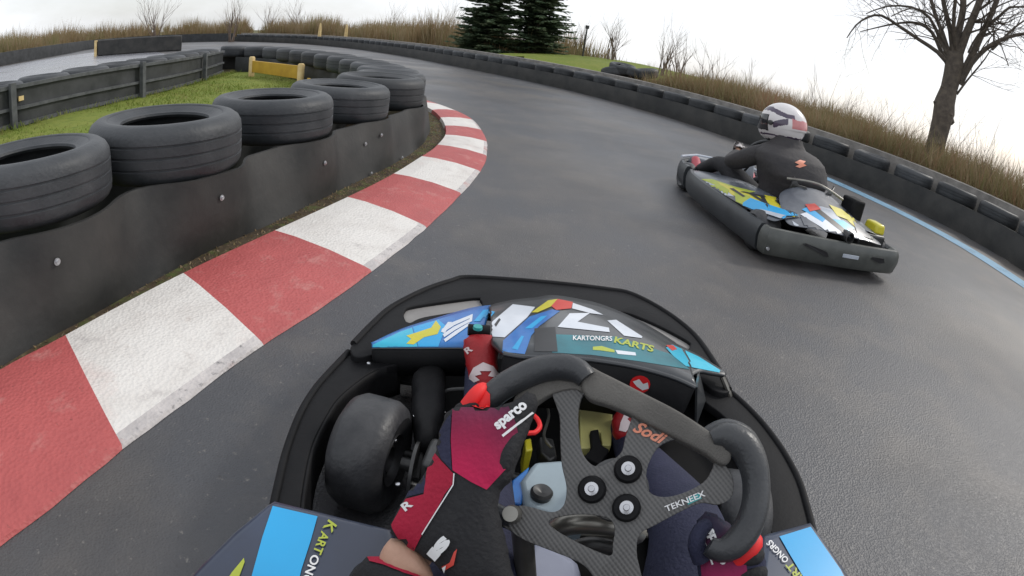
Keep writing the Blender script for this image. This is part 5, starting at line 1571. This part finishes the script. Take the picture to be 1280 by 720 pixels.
# tail cover: silver shell over the rear axle with the exhaust
rows = [[(-.52, .06, .255), (-.3, .04, .28), (0, .02, .27), (.3, .02, .27), (.52, .05, .24)],
        [(-.50, .16, .29), (-.28, .15, .33), (0, .13, .33), (.28, .13, .32), (.48, .15, .27)],
        [(-.45, .32, .35), (-.26, .32, .40), (0, .32, .41), (.26, .32, .39), (.42, .32, .32)],
        [(-.36, .50, .38), (-.24, .50, .46), (0, .50, .49), (.24, .50, .44), (.34, .50, .36)]]
tail = cover2('tail_cover', rows, M['grey_vinyl'], k2)
mb = MB(); mb.lathe([(.030, -.06), (.040, -.05), (.042, .02), (.034, .024), (.028, -.04)], 20, None, Matrix.Translation((.05, .02, .27)) @ Matrix.Rotation(PI / 2, 4, 'X')); mb.build('exhaust', M['darksteel'], k2)
poly_prism('engine', [(.26, .12), (.56, .12), (.56, .5), (.26, .5)], .08, .30, M['darksteel'], k2, .02)
mb = MB(); mb.box((.38, .42, .40), (.14, .16, .17)); mb.build('air_box', M['bumper'], k2, bevel=.02)
poly_prism('engine_cover', [(.48, .18), (.59, .17), (.60, .33), (.49, .35)], .29, .37, M['yellow'], k2, .02, .12)
mb = MB(); mb.tube(catmull([(-.30, .5, .50), (-.1, .36, .53), (.14, .30, .47)], .03), .010, 8); mb.build('seat_stay', M['steel'], k2)
for s in (-1, 1):
    w2 = kart_wheel(k2, (s * .56, .28, .14), (1, 0, 0), .14, .2, world=False)
    w2 = kart_wheel(k2, (s * .52, 1.82, .13), (1, .05, 0), .13, .13, world=False)
# seat
V = []
for ly, zb_, hw, hgt in [(1.05, .08, .15, .06), (.9, .06, .2, .12), (.72, .06, .21, .2), (.6, .08, .22, .32), (.52, .25, .22, .34), (.49, .36, .18, .14), (.46, .44, .12, .04)]:
    for k_ in range(13):
        a = PI + PI * k_ / 12; V.append((hw * math.cos(a), ly, zb_ + hgt * (1 + math.sin(a)) * .8))
mb = MB(); mb.add(V, [(r * 13 + i, r * 13 + i + 1, (r + 1) * 13 + i + 1, (r + 1) * 13 + i) for r in range(6) for i in range(12)])
o = mb.build('seat', M['seat_shell'], k2); s_ = o.modifiers.new('t', 'SOLIDIFY'); s_.thickness = .012
# steering wheel and column
sw = Matrix.Translation((-.02, 1.36, .56)) @ Matrix.Rotation(math.radians(-48), 4, 'X')
mb = MB(); mb.tube([sw @ Vector((.15 * math.cos(a), .15 * math.sin(a), 0)) for a in [2 * PI * i / 28 for i in range(28)]], .015, 10, None, closed=True)
swo = mb.build('steering_wheel', M['grip'], k2)
mb = MB()
for a in (.5, 2.6, 4.7): mb.tube([sw @ Vector((0, 0, 0)), sw @ Vector((.14 * math.cos(a), .14 * math.sin(a), 0))], .014, 8)
mb.lathe([(0, .02), (.035, .02), (.04, -.01), (0, -.02)], 16, None, sw, False)
mb.build('spoke', M['steel'], swo)
mb = MB(); mb.tube([(-.02, 1.36, .56), (-.01, 1.72, .2)], .012, 10); mb.build('steering_column', M['darksteel'], k2)
bpy.context.view_layer.update()
# livery, on the surfaces the photograph shows it on
t2 = bvh_of(pods[:1])
def D2(poly, m, t=t2, lift=.003): return decal('sticker', poly, t, M[m], k2, 3, lift, .12)
D2([(868, 222), (888, 226), (905, 236), (918, 246), (900, 243), (880, 234)], 'silver', lift=.002)
D2([(888, 232), (902, 232), (912, 238), (908, 246), (898, 240)], 'lime', lift=.004)
D2([(896, 227), (920, 236), (940, 243), (970, 250), (1000, 262), (1016, 276), (998, 274), (970, 262), (940, 252), (915, 244)], 'yellow', lift=.003)
D2([(955, 244), (985, 250), (1005, 258), (1010, 266), (985, 258), (960, 250)], 'yellow', lift=.0035)
D2([(876, 224), (890, 224), (920, 234), (945, 240), (930, 242), (900, 234)], 'lime', lift=.0028)
D2([(905, 250), (925, 256), (940, 266), (930, 268), (912, 260)], 'cyan', lift=.003)
D2([(918, 240), (938, 246), (932, 258), (920, 252)], 'lime', lift=.0045)
for a in ((912, 236, 930, 246), (935, 242, 960, 256), (950, 246, 962, 262), (968, 251, 990, 268), (984, 256, 996, 272), (925, 240, 955, 246)):
    D2([(a[0], a[1]), (a[0] + 5, a[1]), (a[2] + 2, a[3]), (a[2] - 1, a[3] + 1)], 'black_vinyl', lift=.006)
D2([(926, 256), (938, 248), (960, 256), (990, 266), (1020, 280), (1012, 284), (985, 276), (955, 266), (940, 262)], 'cyan', lift=.006)
D2([(950, 262), (985, 271), (1014, 282), (1010, 285), (985, 277), (955, 267)], 'silver', lift=.0075)
t3 = bvh_of([tail])
D3 = lambda p, m, l=.003: decal('sticker', p, t3, M[m], tail, 3, l, .12)
D3([(1000, 268), (1020, 262), (1040, 275), (1056, 296), (1046, 300), (1026, 284)], 'white')
D3([(1016, 262), (1022, 260), (1060, 290), (1060, 296), (1044, 284)], 'black_vinyl', .004)
D3([(1036, 256), (1052, 262), (1064, 272), (1062, 276), (1046, 270)], 'yellow', .004)
D3([(1040, 274), (1054, 276), (1068, 286), (1060, 290)], 'cyan2', .004)
D3([(1066, 276), (1088, 292), (1092, 300), (1072, 294)], 'grey_vinyl', .004)
D3([(1000, 270), (1008, 272), (1040, 296), (1030, 298), (1008, 288)], 'grey_vinyl', .003)
D3([(1010, 262), (1026, 258), (1040, 262), (1052, 276), (1040, 274), (1022, 268)], 'silver', .002)
D3([(1052, 300), (1066, 290), (1090, 302), (1076, 306)], 'silver', .002)
D3([(990, 276), (1002, 284), (1030, 300), (1050, 304), (1020, 300), (996, 290)], 'silver', .002)
D3([(1050, 268), (1064, 268), (1084, 288), (1076, 290)], 'yellow', .0025)
D3([(1002, 262), (1012, 258), (1034, 272), (1028, 278)], 'cyan', .0035)
D3([(1056, 264), (1066, 266), (1080, 280), (1072, 280)], 'black_vinyl', .004)
D3([(1030, 296), (1044, 296), (1058, 306), (1040, 304)], 'cyan', .0035)
D3([(1006, 256), (1018, 255), (1026, 262), (1012, 265)], 'red', .006)
D3([(1004, 286), (1016, 286), (1018, 293), (1006, 293)], 'grey_vinyl', .005)

# ------------------------------------------------------------------ the other driver
p2 = empty('person', (2.33, 3.62, 0), K2A, 'driver in dark padded jacket and white full face helmet in the kart ahead', 'person')
p2.scale = (1.3, 1.16, 1.0)
bpy.context.view_layer.update()
Zl = Vector
S = Zl((-.05, .02, 0))
J2 = dict(hip=(Zl((0, .74, .22)), .15), belly=(Zl((-.01, .70, .38)), .15), chest=(Zl((-.03, .72, .55)), .16), ub=(Zl((-.05, .76, .68)), .12), neck=(Zl((-.07, .80, .78)), .06), head=(Zl((-.09, .84, .90)), .08),
          ls=(Zl((-.24, .78, .66)), .075), le=(Zl((-.34, 1.02, .47)), .052), lwr=(Zl((-.20, 1.24, .55)), .038), lha=(Zl((-.17, 1.31, .59)), .035),
          rs=(Zl((.17, .76, .66)), .075), re=(Zl((.34, .92, .45)), .052), rwr=(Zl((.14, 1.22, .53)), .038), rha=(Zl((.12, 1.30, .57)), .035),
          lh=(Zl((-.12, .84, .2)), .10), lkn=(Zl((-.28, 1.30, .42)), .068), lan=(Zl((-.27, 1.72, .22)), .042), lto=(Zl((-.27, 1.86, .3)), .035),
          rh=(Zl((.12, .84, .2)), .10), rkn=(Zl((.26, 1.30, .40)), .068), ran=(Zl((.25, 1.72, .2)), .042), rto=(Zl((.25, 1.86, .28)), .035))
b2 = skin_body('body', {k: (c, r * (.6 if k in ('lha', 'rha', 'lwr', 'rwr') else .58)) for k, (c, r) in J2.items()}, [e for e in E_ if 'crown' not in e], M['skin'], p2, world=False)
jk = {k: (c, r + .03) for k, (c, r) in J2.items() if k in ('belly', 'chest', 'ub', 'ls', 'le', 'rs', 're')}
jk['hip'] = (Zl((0, .68, .30)), .17); jk['chest'] = (Zl((-.03, .68, .53)), .23); jk['belly'] = (Zl((-.01, .66, .38)), .205); jk['ub'] = (Zl((-.05, .73, .67)), .165)
jk['lwr'] = (J2['lwr'][0], .045); jk['rwr'] = (J2['rwr'][0], .045); jk['col'] = (Zl((-.065, .79, .785)), .115)
rings = [(.14, 0, .72, .17, .16), (.20, 0, .71, .205, .18), (.30, 0, .695, .215, .19), (.42, -.01, .69, .225, .195), (.53, -.03, .68, .255, .21), (.61, -.04, .70, .265, .20), (.68, -.05, .72, .25, .18), (.735, -.055, .75, .19, .145), (.76, -.06, .78, .125, .115), (.80, -.066, .80, .108, .112), (.835, -.07, .81, .10, .105)]
V, n_r = [], 40
rings_ = []
for a, b in zip(rings, rings[1:]):
    for q in range(4): rings_.append([x + (y - x) * q / 4 for x, y in zip(a, b)])
rings_.append(list(rings[-1]))
for z, cx, cy, rx, ry in rings_:
    for k_ in range(n_r):
        a = 2 * PI * k_ / n_r; ca, sa = math.cos(a), math.sin(a)
        f = 1 + .035 * noise.noise(Vector((ca * 1.5, sa * 1.5, z * 9))) + .03 * noise.noise(Vector((ca * 3, sa * 3, z * 16 + 3)))
        V.append((cx + math.copysign(abs(ca) ** .8, ca) * rx * f, cy + math.copysign(abs(sa) ** .8, sa) * ry * f, z))
nr_ = len(rings_)
mb = MB(); mb.add(V, [(i * n_r + j, i * n_r + (j + 1) % n_r, (i + 1) * n_r + (j + 1) % n_r, (i + 1) * n_r + j) for i in range(nr_ - 1) for j in range(n_r)])
jacket = mb.build('jacket', M['jacket'], p2, angle=80)
for a_, b_, c_ in (('ls', 'le', 'lwr'), ('rs', 're', 'rwr')):
    s_ = -1 if a_ == 'ls' else 1
    skin_body('sleeve', dict(o=(J2[a_][0] + Zl((-s_ * .08, -.01, -.03)), .11), a=(J2[a_][0], .098), b=(J2[b_][0], .075), c=(J2[c_][0], .045)), [('o', 'a'), ('a', 'b'), ('b', 'c')], M['jacket'], jacket, world=False)
tr_j = {k: (c, r + .014) for k, (c, r) in J2.items() if k in ('hip', 'lh', 'lkn', 'lan', 'rh', 'rkn', 'ran')}
skin_body('trousers', tr_j, [('hip', 'lh'), ('lh', 'lkn'), ('lkn', 'lan'), ('hip', 'rh'), ('rh', 'rkn'), ('rkn', 'ran')], M['trousers'], p2, world=False)
def hand2(s, J_):
    w_, h_ = J_['lwr'][0] if s < 0 else J_['rwr'][0], J_['lha'][0] if s < 0 else J_['rha'][0]
    d = (h_ - w_).normalized(); jj = dict(w=(w_, .04), p=(h_, .042)); ee = [('w', 'p')]
    side = Zl((1, 0, 0)) * 1
    for i in range(4):
        b = h_ + side * (-.03 + .02 * i) + d * .02
        jj[f'a{i}'] = (b + d * .03 + Zl((0, 0, .012)), .011); jj[f'b{i}'] = (b + d * .045 + Zl((0, 0, -.018)), .010); jj[f'c{i}'] = (b + d * .015 + Zl((0, 0, -.035)), .009)
        ee += [('p', f'a{i}'), (f'a{i}', f'b{i}'), (f'b{i}', f'c{i}')]
    jj['t1'] = (h_ - side * s * .035 + Zl((0, 0, .01)), .013); jj['t2'] = (h_ - side * s * .045 + d * .03 + Zl((0, 0, .0)), .011); ee += [('w', 't1'), ('t1', 't2')]
    return skin_body('glove', jj, ee, M['glove_bw'], p2, world=False, sub=1)
hand2(-1, J2); hand2(1, J2)
for k_ in ('l', 'r'):
    a_, t_ = J2[k_ + 'an'][0], J2[k_ + 'to'][0]
    skin_body('shoe', dict(h=(a_ + Zl((0, -.01, -.04)), .045), m=(a_.lerp(t_, .5) + Zl((0, .02, .0)), .046), t=(t_ + Zl((0, .01, .03)), .036), c=(a_ + Zl((0, -.015, .045)), .05)), [('c', 'h'), ('h', 'm'), ('m', 't')], M['pink_shoe'], p2, world=False, sub=1)
# helmet, looking ahead and to the left
HM = Matrix.Translation((-.09, .86, .925)) @ Matrix.Rotation(math.radians(38), 4, 'Z') @ Matrix.Rotation(math.radians(-8), 4, 'X')
mb = MB(); NI, NJ = 110, 180; V = []
def hp(th, ph):
    x, y, z = math.sin(th) * math.cos(ph) * .128, math.sin(th) * math.sin(ph) * .150, math.cos(th) * .142
    f = max(0, math.sin(ph))
    if z < 0: y *= 1 + .20 * f * min(1, -z / .08); x *= 1 - .05 * min(1, -z / .1)
    if z < -.118: z = -.118 + (z + .118) * .1
    if z < -.03 and math.sin(ph) < 0: y *= .94
    return x, y, z
for i in range(NI + 1):
    for j in range(NJ): V.append(tuple(hp(PI * i / NI, 2 * PI * j / NJ)))
F_, mm = [], []
HMATS = [M['helmet_white'], M['helmet_plum'], M['helmet_pink'], M['black_vinyl']]
for m_ in HMATS: mb.mi(m_)
b_i = 0
mb.v = V
for i in range(NI):
    for j in range(NJ):
        th, ph = PI * (i + .5) / NI, 2 * PI * (j + .5) / NJ
        x, y, z = hp(th, ph); az = math.atan2(x, y); el = z / .142          # az 0 = face
        k_ = 0
        aa = abs(az)
        wob = .05 * noise.noise(Vector((aa * 4, el * 4, 1))); el += wob
        if aa < 1.15 and -.36 < el < .36: k_ = 3
        elif .42 + .12 * math.sin(aa * 2) < el < .62 + .12 * math.sin(aa * 2) and aa < 2.5: k_ = 1
        elif -.05 < el - .35 * (aa - 1.9) < .22 and 1.45 < aa < 2.15: k_ = 1
        elif -.12 < el < .30 and aa > 2.35: k_ = 2
        elif -.58 < el < -.50: k_ = 1
        elif el < -.74: k_ = 3
        F_.append((i * NJ + j, i * NJ + (j + 1) % NJ, (i + 1) * NJ + (j + 1) % NJ, (i + 1) * NJ + j)); mm.append(k_)
mb.f, mb.m = F_, mm
hel = mb.build('helmet', None, p2, angle=60); hel.matrix_local = HM @ Matrix.Diagonal((1.12, 1.16, 1.32, 1))
mb = MB(); V = []
for i in range(9):
    for j in range(17):
        th = PI / 2 - .37 + .72 * i / 8; ph = PI / 2 - 1.2 + 2.4 * j / 16
        x, y, z = hp(th, ph); V.append((x * 1.03, y * 1.03, z))
mb.add(V, [(i * 17 + j, i * 17 + j + 1, (i + 1) * 17 + j + 1, (i + 1) * 17 + j) for i in range(8) for j in range(16)])
mb.build('visor', M['visor'], hel)
mb = MB(); mb.lathe([(0, .02), (.014, .018), (.016, 0), (0, 0)], 14, None, Matrix.Translation((-.128, .03, .0)) @ Matrix.Rotation(-PI / 2, 4, 'Y'), False); mb.build('visor_pivot', M['darksteel'], hel)
bpy.context.view_layer.update()
tj = bvh_of([jacket])
decal('jacket_logo', [(993, 203), (1000, 200), (1007, 202), (1004, 205), (1008, 207), (999, 210), (994, 208), (999, 206)], tj, M['orange'], jacket, 2, .004)
